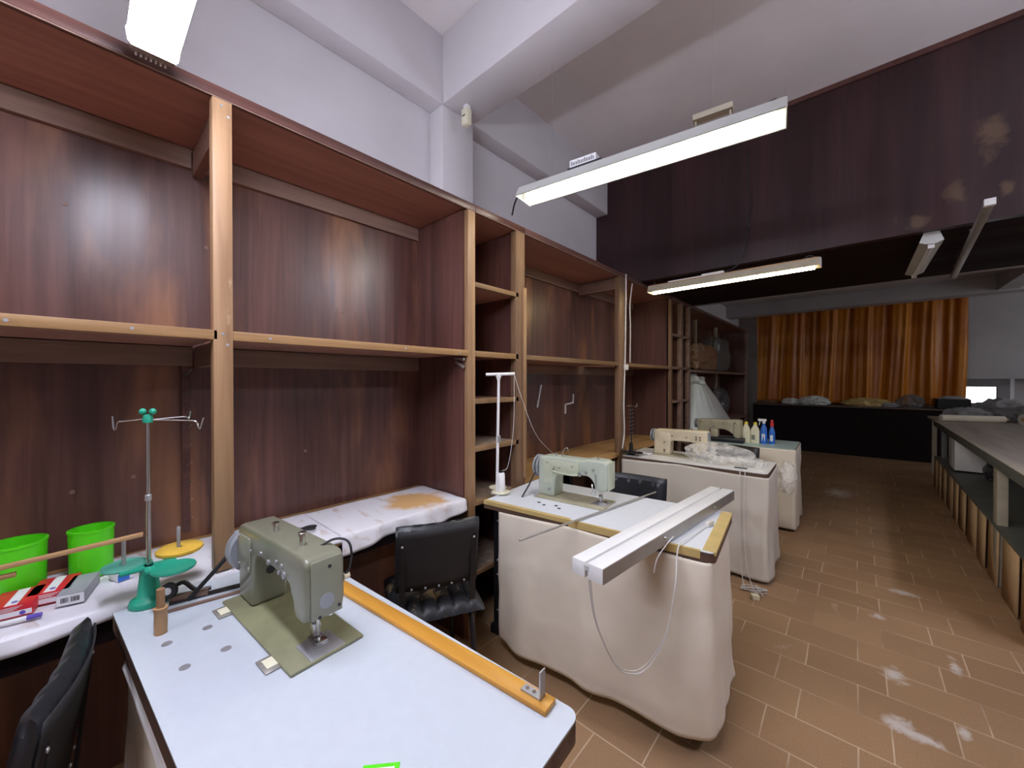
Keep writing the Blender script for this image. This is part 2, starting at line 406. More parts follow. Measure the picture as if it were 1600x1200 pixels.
struct(B('wall_mezzanine', 'parapet', None, (XW, YP, ZP, 4.2, YP+.06, CE)))
struct(B('trim_1', 'trim', None, (XW, YP-.012, CE-.035, 4.2, YP, CE)))
struct(B('wall_mezzanine_back', 'farwall', None, (XW, YM, ZP, 4.2, YM+.1, 2.95)))
# beams and column
struct(B('trim_2', 'wall', None, (XW, -3.2, 3.10, -1.90, YP, CE), bevel=.008))
struct(B('trim_3', 'wall', None, (-1.90, 1.488, 3.10, 4.2, 1.75, CE), bevel=.008))
struct(B('trim_4', 'wall', None, (XW, 1.488, 2.36, -1.90, 1.745, 3.10), bevel=.006))
struct(B('trim_5', 'farwall', None, (XW, 9.0, 2.72, 4.2, 9.3, 2.95)))
struct(B('trim_6', 'farwall', None, (1.55, YM+.1, 2.74, 1.75, 9.0, 2.95)))
# back wall with its opening and window
struct(B('wall_back', 'farwall', None, (XW, 10.3, 0, 1.40, 10.4, 2.95), (1.40, 10.3, 1.44, 4.2, 10.4, 2.95)))
struct(B('wall_recess', 'wall', None, (1.2, 12.0, 0, 4.2, 12.1, .95), (1.2, 12.0, 1.30, 4.2, 12.1, 2.2), (1.2, 12.0, .95, 1.45, 12.1, 1.30), (2.08, 12.0, .95, 4.2, 12.1, 1.30)))
w = struct(B('window_1', 'black', None, (1.45, 12.0, 1.285, 2.08, 12.06, 1.30), (1.45, 12.0, .95, 2.08, 12.06, .965), (1.45, 12.0, .95, 1.465, 12.06, 1.30), (2.065, 12.0, .95, 2.08, 12.06, 1.30)))
B('pane', 'daylight', w, (1.465, 12.03, .965, 2.065, 12.04, 1.285))
mb = MB()
for i in range(6): mb.box(1.465, 12.015, 1.0+i*.047, 2.065, 12.022, 1.003+i*.047)
mb.build('louvre', 'greysteel', w)
struct(B('wall_pier', 'wall', None, (2.08, 10.9, 0, 2.33, 11.15, 2.2)))

# ------------------------------------------------------------------ shelving along the left wall
def panel_back(p, y0, y1, z0=.0, z1=ZT0):
    B('back_panel', 'panel', p, (XB-.012, y0, z0, XB, y1, z1))
def post(p, y0, y1, z0, z1, x1=XF, d=.045, mat='raw_z'):
    B('post', mat, p, (x1-d, y0, z0, x1, y1, z1), bevel=.002)
def shelf(p, y0, y1, zb, zt, e='raw_y', m='under', x0=XB):
    s = B('shelf', m, p, (x0, y0, zb+.004, XF-.022, y1, zt-.002))
    B('edging', e, s, (XF-.022, y0, zb, XF, y1, zt), bevel=.0015)
def rails(p, y0, y1, zt, h=.075):
    B('back_rail', 'rail', p, (XB, y0, zt-h, XB+.022, y1, zt))
def top(p, y0, y1):
    t = B('top_board', 'under', p, (XB, y0, ZT0+.004, XF-.02, y1, ZT1))
    B('trim', 'trim', t, (XF-.02, y0, ZT0, XF+.004, y1, ZT1), bevel=.002)
    B('bead', 'rail', t, (XF-.004, y0, ZT0-.004, XF+.002, y1, ZT0))
def divider(p, y0, y1, z0=0, z1=ZT0, m='panel_worn'):
    B('side_panel', m, p, (XB, y0, z0, XF-.03, y1, z1))

Y0 = -1.6
sh1 = thing('shelving_unit', 'wide reddish brown open shelving with two long bays behind the nearest sewing table', 'shelving', (-1.78, 0, 0))
panel_back(sh1, Y0, 1.374)
top(sh1, Y0, 1.435)
shelf(sh1, Y0, .299, ZS0, ZS1); shelf(sh1, .341, 1.387, ZS0, ZS1)
rails(sh1, Y0, .30, ZT0); rails(sh1, .34, 1.37, ZT0); rails(sh1, Y0, .30, ZS0); rails(sh1, .34, 1.37, ZS0)
B('cross_rail', 'rail_x', sh1, (XB+.022, .305, 2.22, XF-.045, .338, ZT0))
B('cross_rail', 'rail_x', sh1, (XB+.022, .305, 1.455, XF-.045, .338, ZS0))
post(sh1, .288, .341, ZB+.012, ZT0); post(sh1, 1.385, 1.437, 0, ZT0)
divider(sh1, 1.374, 1.435)
divider(sh1, Y0-.03, Y0)
# screw heads on the raw timber
def screws(p, pts, r=.0045):
    for y, z in pts:
        MB().cyl((XF-.002, y, z), (XF+.0015, y, z), r, n=10).build('screw', 'steel', p)
screws(sh1, [(.313, 1.555), (.325, 1.52), (.312, 2.30), (.33, 2.27), (-.12, 1.549), (.10, 1.552), (.45, 1.55), (1.0, 1.551), (1.33, 1.55)])
for y, z in ((-.02, 1.02), (.13, 1.045), (.40, 1.13), (.35, 1.95), (-.03, 2.0), (.73, 1.06), (.92, 1.76)):
    MB().cyl((XB-.002, y, z), (XB+.003, y, z), .007, n=12).build('plug', 'rail', sh1)
for k, (y, zz, rt) in enumerate(((1.362, 1.515, 0), (1.362, 1.495, .35))):
    MB().obox((-1.60, 1.369, 1.52-.03*k), (.075, .009, .014), (0, .1+rt, 0)).build('catch', 'greysteel', sh1, bevel=.002)

# worktop of the two near bays
wt = thing('worktop', 'long brown worktop running under the white sheets inside the near shelving', 'worktop', (-1.78, 0, 0))
B('top', 'ply', wt, (XB+.001, Y0, ZB-.03, XF, 1.373, ZB), bevel=.002)
B('cleat', 'rail', wt, (XB+.001, Y0, ZB-.09, XB+.035, 1.373, ZB-.03))
B('apron', 'counter', wt, (XF-.05, Y0, ZB-.10, XF-.02, 1.373, ZB-.03))
for y in (-.9, .32): B('leg', 'counter', wt, (XF-.10, y-.025, 0, XF-.05, y+.025, ZB-.03))

# narrow pigeonhole column
sh2 = thing('pigeonhole_unit', 'narrow column of open pigeonholes behind the white thread stand', 'shelving', (-1.78, 1.65, 0))
panel_back(sh2, 1.435, 1.80)
top(sh2, 1.437, 1.86)
for zb, zt in ((1.915, 1.942), (1.275, 1.303), (1.012, 1.040), (.715, .742), (.33, .355)):
    shelf(sh2, 1.437, 1.80, zb, zt, e='edge_worn', m='dust' if zb < 1.1 else 'under')
shelf(sh2, 1.437, 1.80, ZS0, ZS1)
rails(sh2, 1.44, 1.80, ZT0, .06)
B('side_panel', 'panel_worn', sh2, (XB, 1.80, 0, XF-.03, 1.83, ZT0))
post(sh2, 1.775, 1.858, 0, ZT0, mat='post_worn')
B('batten', 'raw_z', sh2, (XF, 1.835, .80, XF+.014, 1.862, 1.98), bevel=.002)

# wide shelving in the middle
sh3 = thing('shelving_unit', 'wide open shelving with pale plywood desk between the pigeonhole columns', 'shelving', (-1.78, 3.1, 0))
panel_back(sh3, 1.83, 4.41)
top(sh3, 1.86, 4.47)
shelf(sh3, 1.858, 3.155, ZS0, ZS1, e='edge_worn'); shelf(sh3, 3.268, 4.41, ZS0, ZS1, e='edge_worn')
rails(sh3, 1.85, 4.40, ZT0); rails(sh3, 1.85, 4.40, ZS0)
post(sh3, 3.155, 3.268, 0, ZT0, mat='post_worn')
B('cross_rail', 'rail_x', sh3, (XB+.022, 3.18, 2.22, XF-.045, 3.22, ZT0))
divider(sh3, 4.41, 4.45)
post(sh3, 4.41, 4.47, 0, ZT0, mat='post_worn')
wt2 = thing('worktop', 'bare plywood worktop beside the two middle sewing machines', 'worktop', (-1.78, 3.1, 0))
B('top', 'ply', wt2, (XB+.001, 1.86, ZB-.03, XF-.046, 4.409, ZB), (XF-.046, 1.86, ZB-.03, XF, 3.154, ZB), (XF-.046, 3.27, ZB-.03, XF, 4.409, ZB))
B('cleat', 'rail', wt2, (XB+.001, 1.86, ZB-.09, XB+.035, 4.409, ZB-.03))
for y in (2.5, 3.9): B('leg', 'counter', wt2, (XF-.12, y-.025, 0, XF-.07, y+.025, ZB-.03))

# far pigeonholes
sh4 = thing('pigeonhole_unit', 'double column of dim pigeonholes under the mezzanine beside the brown sack', 'shelving', (-1.78, 4.8, 0))
panel_back(sh4, 4.45, 5.10)
top(sh4, 4.47, 5.11)
for y0, y1 in ((4.75, 4.83), (5.04, 5.11)):
    B('side_panel', 'panel_worn', sh4, (XB, y0+.02, 0, XF-.03, y1-.02, ZT0)); post(sh4, y0, y1, 0, ZT0, mat='rail')
for y0, y1 in ((4.47, 4.77), (4.81, 5.06)):
    for zb, zt in ((1.915, 1.942), (ZS0, ZS1), (1.15, 1.175), (.74, ZB), (.33, .355)):
        shelf(sh4, y0, y1, zb, zt, e='rail')
# far wide shelving
sh5 = thing('shelving_unit', 'farthest wide open shelving under the mezzanine holding sacks and plastic bags', 'shelving', (-1.78, 6.8, 0))
panel_back(sh5, 5.10, 8.46)
top(sh5, 5.11, 8.50)
shelf(sh5, 5.11, 8.44, ZS0-.02, ZS1-.02, e='rail')
shelf(sh5, 5.11, 8.44, ZB-.03, ZB, e='rail')
divider(sh5, 8.44, 8.47); post(sh5, 8.42, 8.50, 0, ZT0, mat='rail')
for y in (6.15, 7.30): post(sh5, y, y+.05, 0, ZT0, mat='bench_leg', x1=XF-.24)

# nail battens and hung bits
def nail_strip(loc, z0, n, dz, label):
    t = thing('nail_rack', label, 'rack', loc, 0)
    MB().box(0, -.012, 0, .012, .012, n*dz+.06).build('batten', 'trim', t, world=False)
    for k in range(n):
        MB().cyl((.010, 0, .04+k*dz), (.05, .012, .062+k*dz), .0017, n=6).build('nail', 'nail', t, world=False)
    return t
nail_strip((XB, .280, .80), 0, 9, .073, 'thin dark strip of slanting nails on the panel left of the big post')
nail_strip((XB, 2.40, .85), 0, 9, .06, 'strip of nails on the panel right of the narrow pigeonholes')
tag(MB().bar((XB+.008, 2.552, 1.18), (XB+.008, 2.604, 1.37), .014, .012).build('wall_hook', 'whitemetal', None), 'straight white metal strip hung on the panel above the plywood desk', 'hook')
tag(MB().bar((XB+.008, 3.106, 1.28), (XB+.008, 3.10, 1.192), .014, .012).bar((XB+.008, 3.107, 1.197), (XB+.008, 2.966, 1.185), .012, .012).bar((XB+.008, 2.972, 1.19), (XB+.008, 2.972, 1.10), .014, .012).build('wall_hook', 'whitemetal', None), 'bent white metal hook hung on the panel above the plywood desk', 'hook')

# ------------------------------------------------------------------ white sheets on the near worktop
def sheet(name, label, y0, y1, xb, drop, mat, lift, seed, wav=.012, xr=None):
    z = ZB+lift; wf = (XF-xb); tot = wf+drop; nv = 40; nu = int((y1-y0)/.018)
    def fn(u, v):
        y = y0+(y1-y0)*u; s_ = v*tot*(1+.03*math.sin(u*9+seed))
        n1 = noise.noise(Vector((y*5, s_*7, seed)))*.5+.5; n2 = noise.noise(Vector((y*14, s_*6, seed+5)))*.5+.5
        rip = wav*(.5*max(0, n1-.45)+.35*max(0, n2-.5))
        back = .03*noise.noise(Vector((y*3, 0, seed+9)))
        if s_ < wf-.012: return (xb+back*(1-v)+s_, y, z+rip)
        if s_ < wf+.012:
            a = (s_-wf+.012)/.024*math.pi/2
            return (XF-.012+.016*math.sin(a), y, z-.005+.005*math.cos(a)+rip*math.cos(a))
        d = s_-wf-.012
        wv = .010*math.sin(y*23+seed)+.007*math.sin(y*51+seed*2)
        return (XF+.006+d*.12+wv*.7*min(1, d/.06), y, z-.007-d+.012*noise.noise(Vector((y*4, 1, seed)))*d/.06)
    return tag(MB().grid(fn, nu, nv).build(name, mat, None, solid=.0016, sharp=38), label, 'cloth')
sheet('worktop_cloth', 'crumpled stained white sheet under the lime green bins and needle boxes', -1.5, .72, -1.955, .035, 'sheet_near', .0035, 3)
sheet('worktop_cloth', 'white sheet with an orange stain covering the desk behind the black chair', .70, 1.366, -1.94, .075, 'sheet', .0075, 8)
M['sheet'].node_tree.nodes  # stain centre is given in object space of the sheet (world origin)
for n in M['sheet'].node_tree.nodes:
    if n.type == 'VECT_MATH' and n.operation == 'DISTANCE': n.inputs[1].default_value = (-1.72, 1.18, ZB+.01)

# ------------------------------------------------------------------ sewing tables
def sewing_table(label, loc, rz, ln, wd, top_mat, edge_mat='plyedge', skirts=(), skirt_mat='cloth', seed=1, band=None, hem=.05, th=.04, legs=True, rc=.025, lx=.08):
    """local: x along the table (0 = machine end), y across (0 = near side), z up; top surface at ZB"""
    t = thing('sewing_table', label, 'table', loc, rz)
    def outline(g=0):
        p = []
        for cx, cy, a0 in ((ln-rc, rc, -90), (ln-rc, wd-rc, 0)):
            for k in range(7):
                a = R(a0+15*k); p.append((cx+(rc+g)*math.cos(a), cy+(rc+g)*math.sin(a)))
        p += [(0, wd+g), (0, -g)]
        return p
    s = MB().prism(outline(), lambda x, y: (x, y, ZB-th), lambda x, y: (x, y, ZB-.004)).build('tabletop', edge_mat, t, world=False)
    MB().prism(outline(), lambda x, y: (x, y, ZB-.004), lambda x, y: (x, y, ZB)).build('laminate', top_mat, s, world=False, label='smooth pale laminate surface')
    if band:
        for bx in band: MB().box(*bx).build('edge_band', 'mustard', s, world=False, label='mustard yellow edge strip')
    if legs:
        for x in (lx, ln-.14):
            lg = MB().box(x, .09, .0, x+.06, wd-.07, .05).box(x, .12, .05, x+.06, .18, ZB-th-.04).box(x, wd-.16, .05, x+.06, wd-.10, ZB-th-.04).box(x, .10, ZB-th-.04, x+.06, wd-.08, ZB-th).build('leg', 'black', t, world=False, bevel=.004)
            for z in (.12, .32, .40, .62, .68): MB().sph((x+.03, .119, z), .007, 6, (1, .5, 1)).build('bolt', 'steel', lg, world=False)
        MB().box(lx+.06, wd-.15, .10, ln-.14, wd-.11, .14).build('stretcher', 'black', t, world=False)
    for sk in skirts:
        path, h0, h1, flare = sk['path'], sk.get('top', ZB-th*.5), sk.get('hem', hem), sk.get('flare', .05)
        path = [Vector((*p, 0)) for p in path]; seg = [(path[i+1]-path[i]).length for i in range(len(path)-1)]; tot = sum(seg)
        amp = sk.get('amp', .016); sg = sk.get('sag', .012)
        def at(d):
            for i, l_ in enumerate(seg):
                if d <= l_ or i == len(seg)-1:
                    q = path[i].lerp(path[i+1], min(1, d/l_)); dr = (path[i+1]-path[i]).normalized(); return q, Vector((dr.y, -dr.x, 0))
                d -= l_
        def fn(u, v):
            d = u*tot; q, nr = at(d)
            e = .03; qa, na = at(max(0, d-e)); qb, nb = at(min(tot, d+e)); nr = (na+nb).normalized()
            w_ = v**1.3
            f = amp*(math.sin(d*11+seed)+.7*math.sin(d*19+seed*2.1)+.5*math.sin(d*33+seed*.7))*w_
            f += .02*sk.get('nz', 1)*noise.noise(Vector((d*5, v*3, seed)))*min(1, v*3)
            f += .0035*sk.get('nz', 1)*noise.noise(Vector((d*16, v*9, seed+3)))*min(1, v*5); off = .004+flare*w_*(1+.3*math.sin(d*3+seed))+f*.75
            zt = h0-sg*abs(math.sin(d*3.1+seed))*(1 if sk.get('loose', True) else 0)
            hh = h1+.018*sk.get('nz', 1)*noise.noise(Vector((d*3.3, 7, seed)))
            if sk.get('rise'): hh += sk['rise'](u)
            if sk.get('droop'): zt -= sk['droop'](u)
            p = q+nr*off
            return (p.x, p.y, zt+(hh-zt)*v)
        MB().grid(fn, int(tot/.014), 44).build(sk.get('part', 'skirt'), sk.get('mat', skirt_mat), t, world=False, solid=.002, sharp=80, label=sk.get('label'))
    return t

# nearest table
T1 = sewing_table('nearest white sewing table with the olive machine and an orange wooden batten', (-1.513, .056, 0), R(3.9), 1.16, .50, 'lam',
    skirts=[dict(path=[(.19, .012), (1.145, .012)][::1], top=ZB-.03, hem=.06, flare=.02, amp=.012, nz=.4, sag=0, droop=lambda u: .005+.025*math.sin(math.pi*min(1, u*1.1)), label='calico curtain tacked along the table side'),
            dict(path=[(.19, .008), (1.145, .008)], top=ZB-.026, hem=ZB-.058, flare=.006, amp=.001, droop=lambda u: .003+.025*math.sin(math.pi*min(1, u*1.1)), rise=lambda u: -.003-.025*math.sin(math.pi*min(1, u*1.1)), mat='thread', part='hem_band', nz=.1, sag=0)], seed=2.4, th=.045)
# second table
T2 = sewing_table('white sewing table with mustard edges and mint green machine under the lying lamp', (-1.475, 1.43, 0), R(6.2), 1.10, .545, 'lam_bright',
    band=[(.0, -.004, ZB-.018, .50, .022, ZB+.0012), (1.055, .01, ZB-.012, 1.101, .535, ZB+.0012), (.50, -.003, ZB-.03, 1.05, .010, ZB+.0005)],
    skirts=[dict(path=[(.105, -.004), (1.070, -.004), (1.088, .012), (1.090, .44)], top=ZB-.028, hem=.055, flare=.020, amp=.011, rise=lambda u: .02*max(0, 1-u*4)+.025*max(0, 1-abs(u-.7)*6))], seed=5.1, lx=-.03)
T3 = sewing_table('third sewing table with grey calico skirt, the cream machine and crumpled clear bag', (-1.49, 3.09, 0), R(1.3), 1.045, .50, 'whitemetal',
    skirts=[dict(path=[(.0, -.004), (1.03, -.004), (1.049, .012), (1.049, .49)], top=ZB-.012, hem=.03, flare=.008, amp=.008, sag=.016)], skirt_mat='cloth_cool', seed=1.7)
T4 = sewing_table('farthest sewing table with pale green top and cleaning bottles', (-1.40, 4.36, 0), R(1.5), .985, .62, 'lam_green',
    skirts=[dict(path=[(.1, -.004), (.97, -.004), (.989, .012), (.989, .60)], top=ZB-.004, hem=.02, flare=.004, amp=.007, sag=.0)], skirt_mat='cloth', seed=3.3)

# bolts and inset holes in the near tabletop
for x, y in ((-1.242, .215), (-1.239, .136), (-1.111, .227), (-1.107, .151)):
    MB().cyl((x, y, ZB-.0015), (x, y, ZB+.0012), .0105, n=20).build('bolt_head', 'steel', [c for c in T1.children if c.name.startswith('tabletop')][0])
for x, y in ((-1.234, 1.596), (-1.19, 1.58), (-1.135, 1.61), (-1.10, 1.585)):
    MB().cyl((x, y, ZB-.001), (x, y, ZB+.0012), .009, n=16).build('bolt_head', 'darksteel', [c for c in T2.children if c.name.startswith('tabletop')][0])

# orange batten with a steel angle bracket
bt = thing('wooden_batten', 'orange varnished batten lying along the edge of the nearest table', 'batten', (-.80, .56, ZB))
MB().bar((-1.20, .528, ZB+.0062), (-.435, .600, ZB+.0062), .040, .011).build('strip', 'oak', bt, bevel=.002)
br_ = thing('angle_bracket', 'small steel angle bracket standing on the end of the orange batten', 'bracket', (-.467, .60, ZB+.012), R(5))
MB().box(-.035, -.009, 0, .012, .009, .003).build('foot_plate', 'steel', br_, world=False)
MB().box(.009, -.009, 0, .012, .009, .055).build('upright', 'steel', br_, world=False)
for x in (-.024, -.008): MB().cyl((x, 0, .002), (x, 0, .0045), .0042, n=10).build('screw', 'chrome', br_, world=False)

# ------------------------------------------------------------------ sewing machines
def machine(label, loc, rz, prof, vd, body, bed, pl, cover=None, wheel=(.115, .065), face='face', cap=None, bedmat=None, plate=(.45, .17), needle=(.385, .085), rnd=.011):
    t = thing('sewing_machine', label, 'sewing machine', loc, rz)
    v0, v1 = vd
    # bed plate with rounded corners, slide plate and needle plate
    MB().box(0, 0, .0005, plate[0], plate[1], .008).build('bed_plate', bed, t, world=False, bevel=.003)
    MB().box(plate[0]-.085, .045, .006, plate[0]-.004, .125, .0095).build('slide_plate', 'steel', t, world=False, bevel=.001)
    MB().prism(prof, lambda u, z: (u, v0, z), lambda u, z: (u, v1, z)).build('arm', body, t, world=False, bevel=rnd, seg=4, sharp=50)
    vc = (v0+v1)/2
    # handwheel
    zc, r = wheel; u0 = min(p[0] for p in prof)
    prof_w = [(0, 0), (r*.45, 0), (r*.5, .006), (r*.92, .006), (r, .011), (r, .016), (r*.86, .02), (r*.86, .026), (r, .03), (r, .036), (r*.9, .041), (r*.3, .043), (r*.3, .05), (0, .05)]
    h = MB().lathe(prof_w, (u0+.004, vc, zc), 32, (-1, 0, 0)).build('handwheel', 'greywheel', t, world=False)
    MB().lathe([(r*.875, .0205), (r*.90, .0205), (r*.90, .0255), (r*.875, .0255)], (u0+.004, vc, zc), 32, (-1, 0, 0), closed=True).build('belt_groove', 'rubber', h, world=False)
    hu = max(p[0] for p in prof); ztop = max(p[1] for p in prof); hz = min(p[1] for p in prof if p[0] > hu*.8)
    # face plate, needle bar, presser foot
    MB().obox((hu+.002, vc, (hz+ztop)/2+.002), (.005, (v1-v0)*.80, (ztop-hz)*.88)).build('face_plate', cover or body, t, world=False, bevel=.002)
    nu, nv = needle
    MB().cyl((nu, nv, .035), (nu, nv, hz+.01), .004).cyl((nu, nv, .012), (nu, nv, .04), .0018, n=8).build('needle_bar', 'chrome', t, world=False)
    m_ = MB(); m_.cyl((nu-.014, nv, .045), (nu-.014, nv, hz+.01), .004); m_.box(nu-.02, nv-.009, .018, nu-.004, nv+.009, .050); m_.box(nu-.022, nv-.014, .0095, nu+.022, nv+.014, .017)
    m_.build('presser_foot', 'chrome', t, world=False, bevel=.001)
    MB().lathe([(0, 0), (.030, 0), (.030, .002), (0, .002)], (nu, nv, .0085)).build('needle_plate', 'steel', t, world=False)
    return t, hu, vc, ztop, hz

P1 = [(.006, .008), (.0, .10), (-.004, .195), (.006, .215), (.03, .224), (.38, .232), (.42, .230), (.434, .215), (.436, .12), (.430, .092), (.415, .080), (.380, .080), (.366, .095), (.362, .118), (.350, .132), (.343, .148), (.320, .158), (.150, .164), (.122, .154), (.112, .13), (.106, .008)]
m1, hu, vc, zt, hz = machine('olive green flatbed sewing machine on the nearest white table', (-1.345, .266, ZB), R(3.7), P1, (.040, .130), 'olive', 'olive_bed', 'steel', cover='olive_lt', rnd=.017, wheel=(.130, .068), needle=(.386, .088))
def loc_part(t, m_, name, mat, **kw): return m_.build(name, mat, t, world=False, **kw)
loc_part(m1, MB().prism([(.012, .105), (.06, .098), (.098, .104), (.102, .12), (.102, .185), (.095, .198), (.02, .196), (.008, .18)], lambda u, z: (u, .036, z), lambda u, z: (u, .041, z)), 'side_cover', 'olive_lt', bevel=.002)
for u, z in ((.02, .11), (.095, .115), (.02, .19), (.113, .17)): loc_part(m1, MB().cyl((u, .034, z), (u, .037, z), .004, n=10), 'screw', 'steel')
for u, z, r in ((.175, .178, .006), (.225, .170, .0065), (.275, .185, .005), (.305, .182, .007), (.318, .165, .009), (.290, .163, .005)): loc_part(m1, MB().cyl((u, .0365, z), (u, .0415, z), r, n=14), 'screw', 'steel')
loc_part(m1, MB().cyl((hu+.004, vc-.002, .128), (hu+.007, vc-.002, .128), .017, n=24), 'badge', 'greywheel')
for v, z in ((vc+.005, .205), (vc-.018, .095), (vc+.028, .105)): loc_part(m1, MB().cyl((hu+.0035, v, z), (hu+.006, v, z), .004, n=10), 'screw', 'darksteel')
for u, h_, r in ((.175, .028, .008), (.335, .040, .0085)):
    loc_part(m1, MB().lathe([(0, 0), (r*.75, 0), (r*.75, h_*.75), (r*1.15, h_*.78), (r*1.15, h_*.95), (r*.8, h_), (0, h_)], (u, .075, .224), 16), 'thread_post', 'chrome')
loc_part(m1, MB().tube([(.37, .10, .228), (.395, .125, .245), (.425, .142, .243), (.437, .146, .215), (.432, .142, .175), (.428, .132, .165)], .003, 8, 5), 'thread_guard', 'darksteel')
loc_part(m1, MB().lathe([(0, 0), (.008, 0), (.008, .014), (0, .014)], (.427, .130, .16), 14, (0, 1, 0)), 'tension_knob', 'cream')
loc_part(m1, MB().tube([(.315, .075, .115), (.335, .07, .118), (.36, .075, .108)], .003, 8, 4), 'foot_lever', 'chrome')
loc_part(m1, MB().cyl((.108, .085, .10), (.1165, .085, .10), .010, n=16), 'port', 'rubber')
loc_part(m1, MB().cyl((.405, .11, .070), (.405, .11, .086), .006, n=12), 'thumb_screw', 'chrome')
for x in (.055, .37):
    m_ = MB(); m_.box(x-.03, -.03, .0003, x+.03, .002, .004)
    hg = loc_part(m1, m_, 'hinge', 'greysteel', bevel=.002); loc_part(hg, MB().box(x-.018, -.022, .004, x+.018, 0, .006), 'hinge_pad', 'ivory')

P2 = [(.0, .006), (.0, .20), (.012, .218), (.06, .222), (.27, .222), (.30, .232), (.385, .230), (.403, .215), (.404, .10), (.390, .078), (.350, .074), (.336, .090), (.330, .115), (.315, .135), (.295, .145), (.17, .145), (.14, .140), (.116, .125), (.106, .10), (.102, .006)]
m2, hu, vc, zt, hz = machine('mint green zigzag sewing machine on the second table behind the lying lamp', (-1.315, 1.655, ZB), R(5.5), P2, (.045, .145), 'mint', 'beige', 'steel', cover='mint_lt', wheel=(.155, .062), plate=(.40, .17), needle=(.362, .09))
loc_part(m2, MB().prism([(.035, .075), (.095, .075), (.095, .125), (.115, .135), (.25, .145), (.25, .20), (.24, .208), (.035, .206)], lambda u, z: (u, .041, z), lambda u, z: (u, .046, z)), 'side_cover', 'mint_lt', bevel=.002)
for u, z, r in ((.06, .19, .004), (.135, .17, .005), (.21, .185, .005), (.29, .165, .006), (.255, .15, .010), (.33, .185, .006), (.07, .045, .007)): loc_part(m2, MB().cyl((u, .038, z), (u, .043, z), r, n=14), 'screw', 'steel')
loc_part(m2, MB().tube([(.105, .032, .175), (.10, .03, .15), (.20, .03, .142), (.25, .032, .147)], .004, 8, 3), 'stitch_lever', 'mint_lt')
loc_part(m2, MB().cyl((.345, .036, .06), (.345, .036, .165), .0025, n=8), 'lifter_rod', 'steel')
loc_part(m2, MB().tube([(.325, .04, .11), (.332, .03, .085), (.322, .03, .065)], .003, 8, 3), 'foot_lever', 'chrome')
loc_part(m2, MB().tube([(.13, .085, .222), (.13, .085, .245), (.145, .085, .27), (.16, .085, .272), (.165, .085, .255)], .003, 8, 4), 'thread_guide', 'chrome')
for u in (.09, .335): loc_part(m2, MB().lathe([(0, 0), (.005, 0), (.005, .014), (.007, .016), (0, .018)], (u, .09, .222), 12), 'thread_post', 'steel')

P3 = [(.0, .006), (.0, .20), (.01, .216), (.40, .226), (.425, .222), (.428, .20), (.428, .10), (.415, .06), (.375, .055), (.355, .07), (.345, .12), (.33, .130), (.16, .130), (.138, .118), (.134, .006)]
m3, hu, vc, zt, hz = machine('cream straight stitch sewing machine on the third table beside a clear bag', (-1.315, 3.30, ZB), R(1.3), P3, (.045, .145), 'cream', 'beige', 'steel', cover='greywheel', wheel=(.16, .055), plate=(.44, .17), needle=(.385, .09))
loc_part(m3, MB().prism([(.008, .125), (.125, .125), (.135, .14), (.135, .185), (.125, .195), (.008, .195)], lambda u, z: (u, .041, z), lambda u, z: (u, .046, z)), 'side_cover', 'cream', bevel=.002)
for u, z, r in ((.09, .11, .005), (.09, .045, .006), (.09, .03, .005), (.155, .17, .005), (.345, .175, .006), (.375, .175, .006), (.345, .155, .006), (.375, .155, .006), (.27, .165, .005)): loc_part(m3, MB().cyl((u, .039, z), (u, .043, z), r, n=14), 'screw', 'darksteel')
for u in (.27, .30): loc_part(m3, MB().lathe([(0, 0), (.006, 0), (.006, .018), (0, .02)], (u, .09, .222), 12), 'thread_post', 'chrome')

P4 = [(.0, .004), (.0, .215), (.012, .225), (.39, .235), (.41, .23), (.412, .05), (.40, .045), (.36, .045), (.345, .08), (.30, .115), (.25, .13), (.13, .13), (.118, .12), (.115, .004)]
m4, hu, vc, zt, hz = machine('old beige sewing machine with a dark bed on the farthest table', (-1.285, 4.44, ZB), R(1.5), P4, (.045, .145), 'beige', 'darksteel', 'steel', cover='beige', wheel=(.175, .05), plate=(.44, .18), needle=(.38, .09))
loc_part(m4, MB().box(.12, .02, .008, .44, .17, .045), 'raised_bed', 'darksteel', bevel=.006)
loc_part(m4, MB().box(.125, .05, .045, .20, .14, .13), 'inner_column', 'beige', bevel=.006)
for u, z in ((.03, .20), (.05, .03), (.16, .155), (.25, .19), (.36, .2)): loc_part(m4, MB().cyl((u, .04, z), (u, .045, z), .006, n=12), 'screw', 'darksteel')
loc_part(m4, MB().cyl((.35, .04, .06), (.35, .04, .2), .003, n=8), 'lifter_rod', 'steel')

# drive belts
def belt(label, pts, w=.008):
    m_ = MB(); m_.tube(pts, w/2, 6)
    return tag(m_.build('drive_belt', 'rubber', None), label, 'belt')
belt('black drive belt running from the olive machine handwheel to the table slot', [(-1.392, .300, ZB+.125), (-1.415, .255, ZB+.065), (-1.437, .205, ZB+.003)], .013)
belt('grey drive belt running from the mint machine handwheel into the table', [(-1.345, 1.70, ZB+.12), (-1.352, 1.66, ZB+.06), (-1.358, 1.605, ZB+.001)], .009)
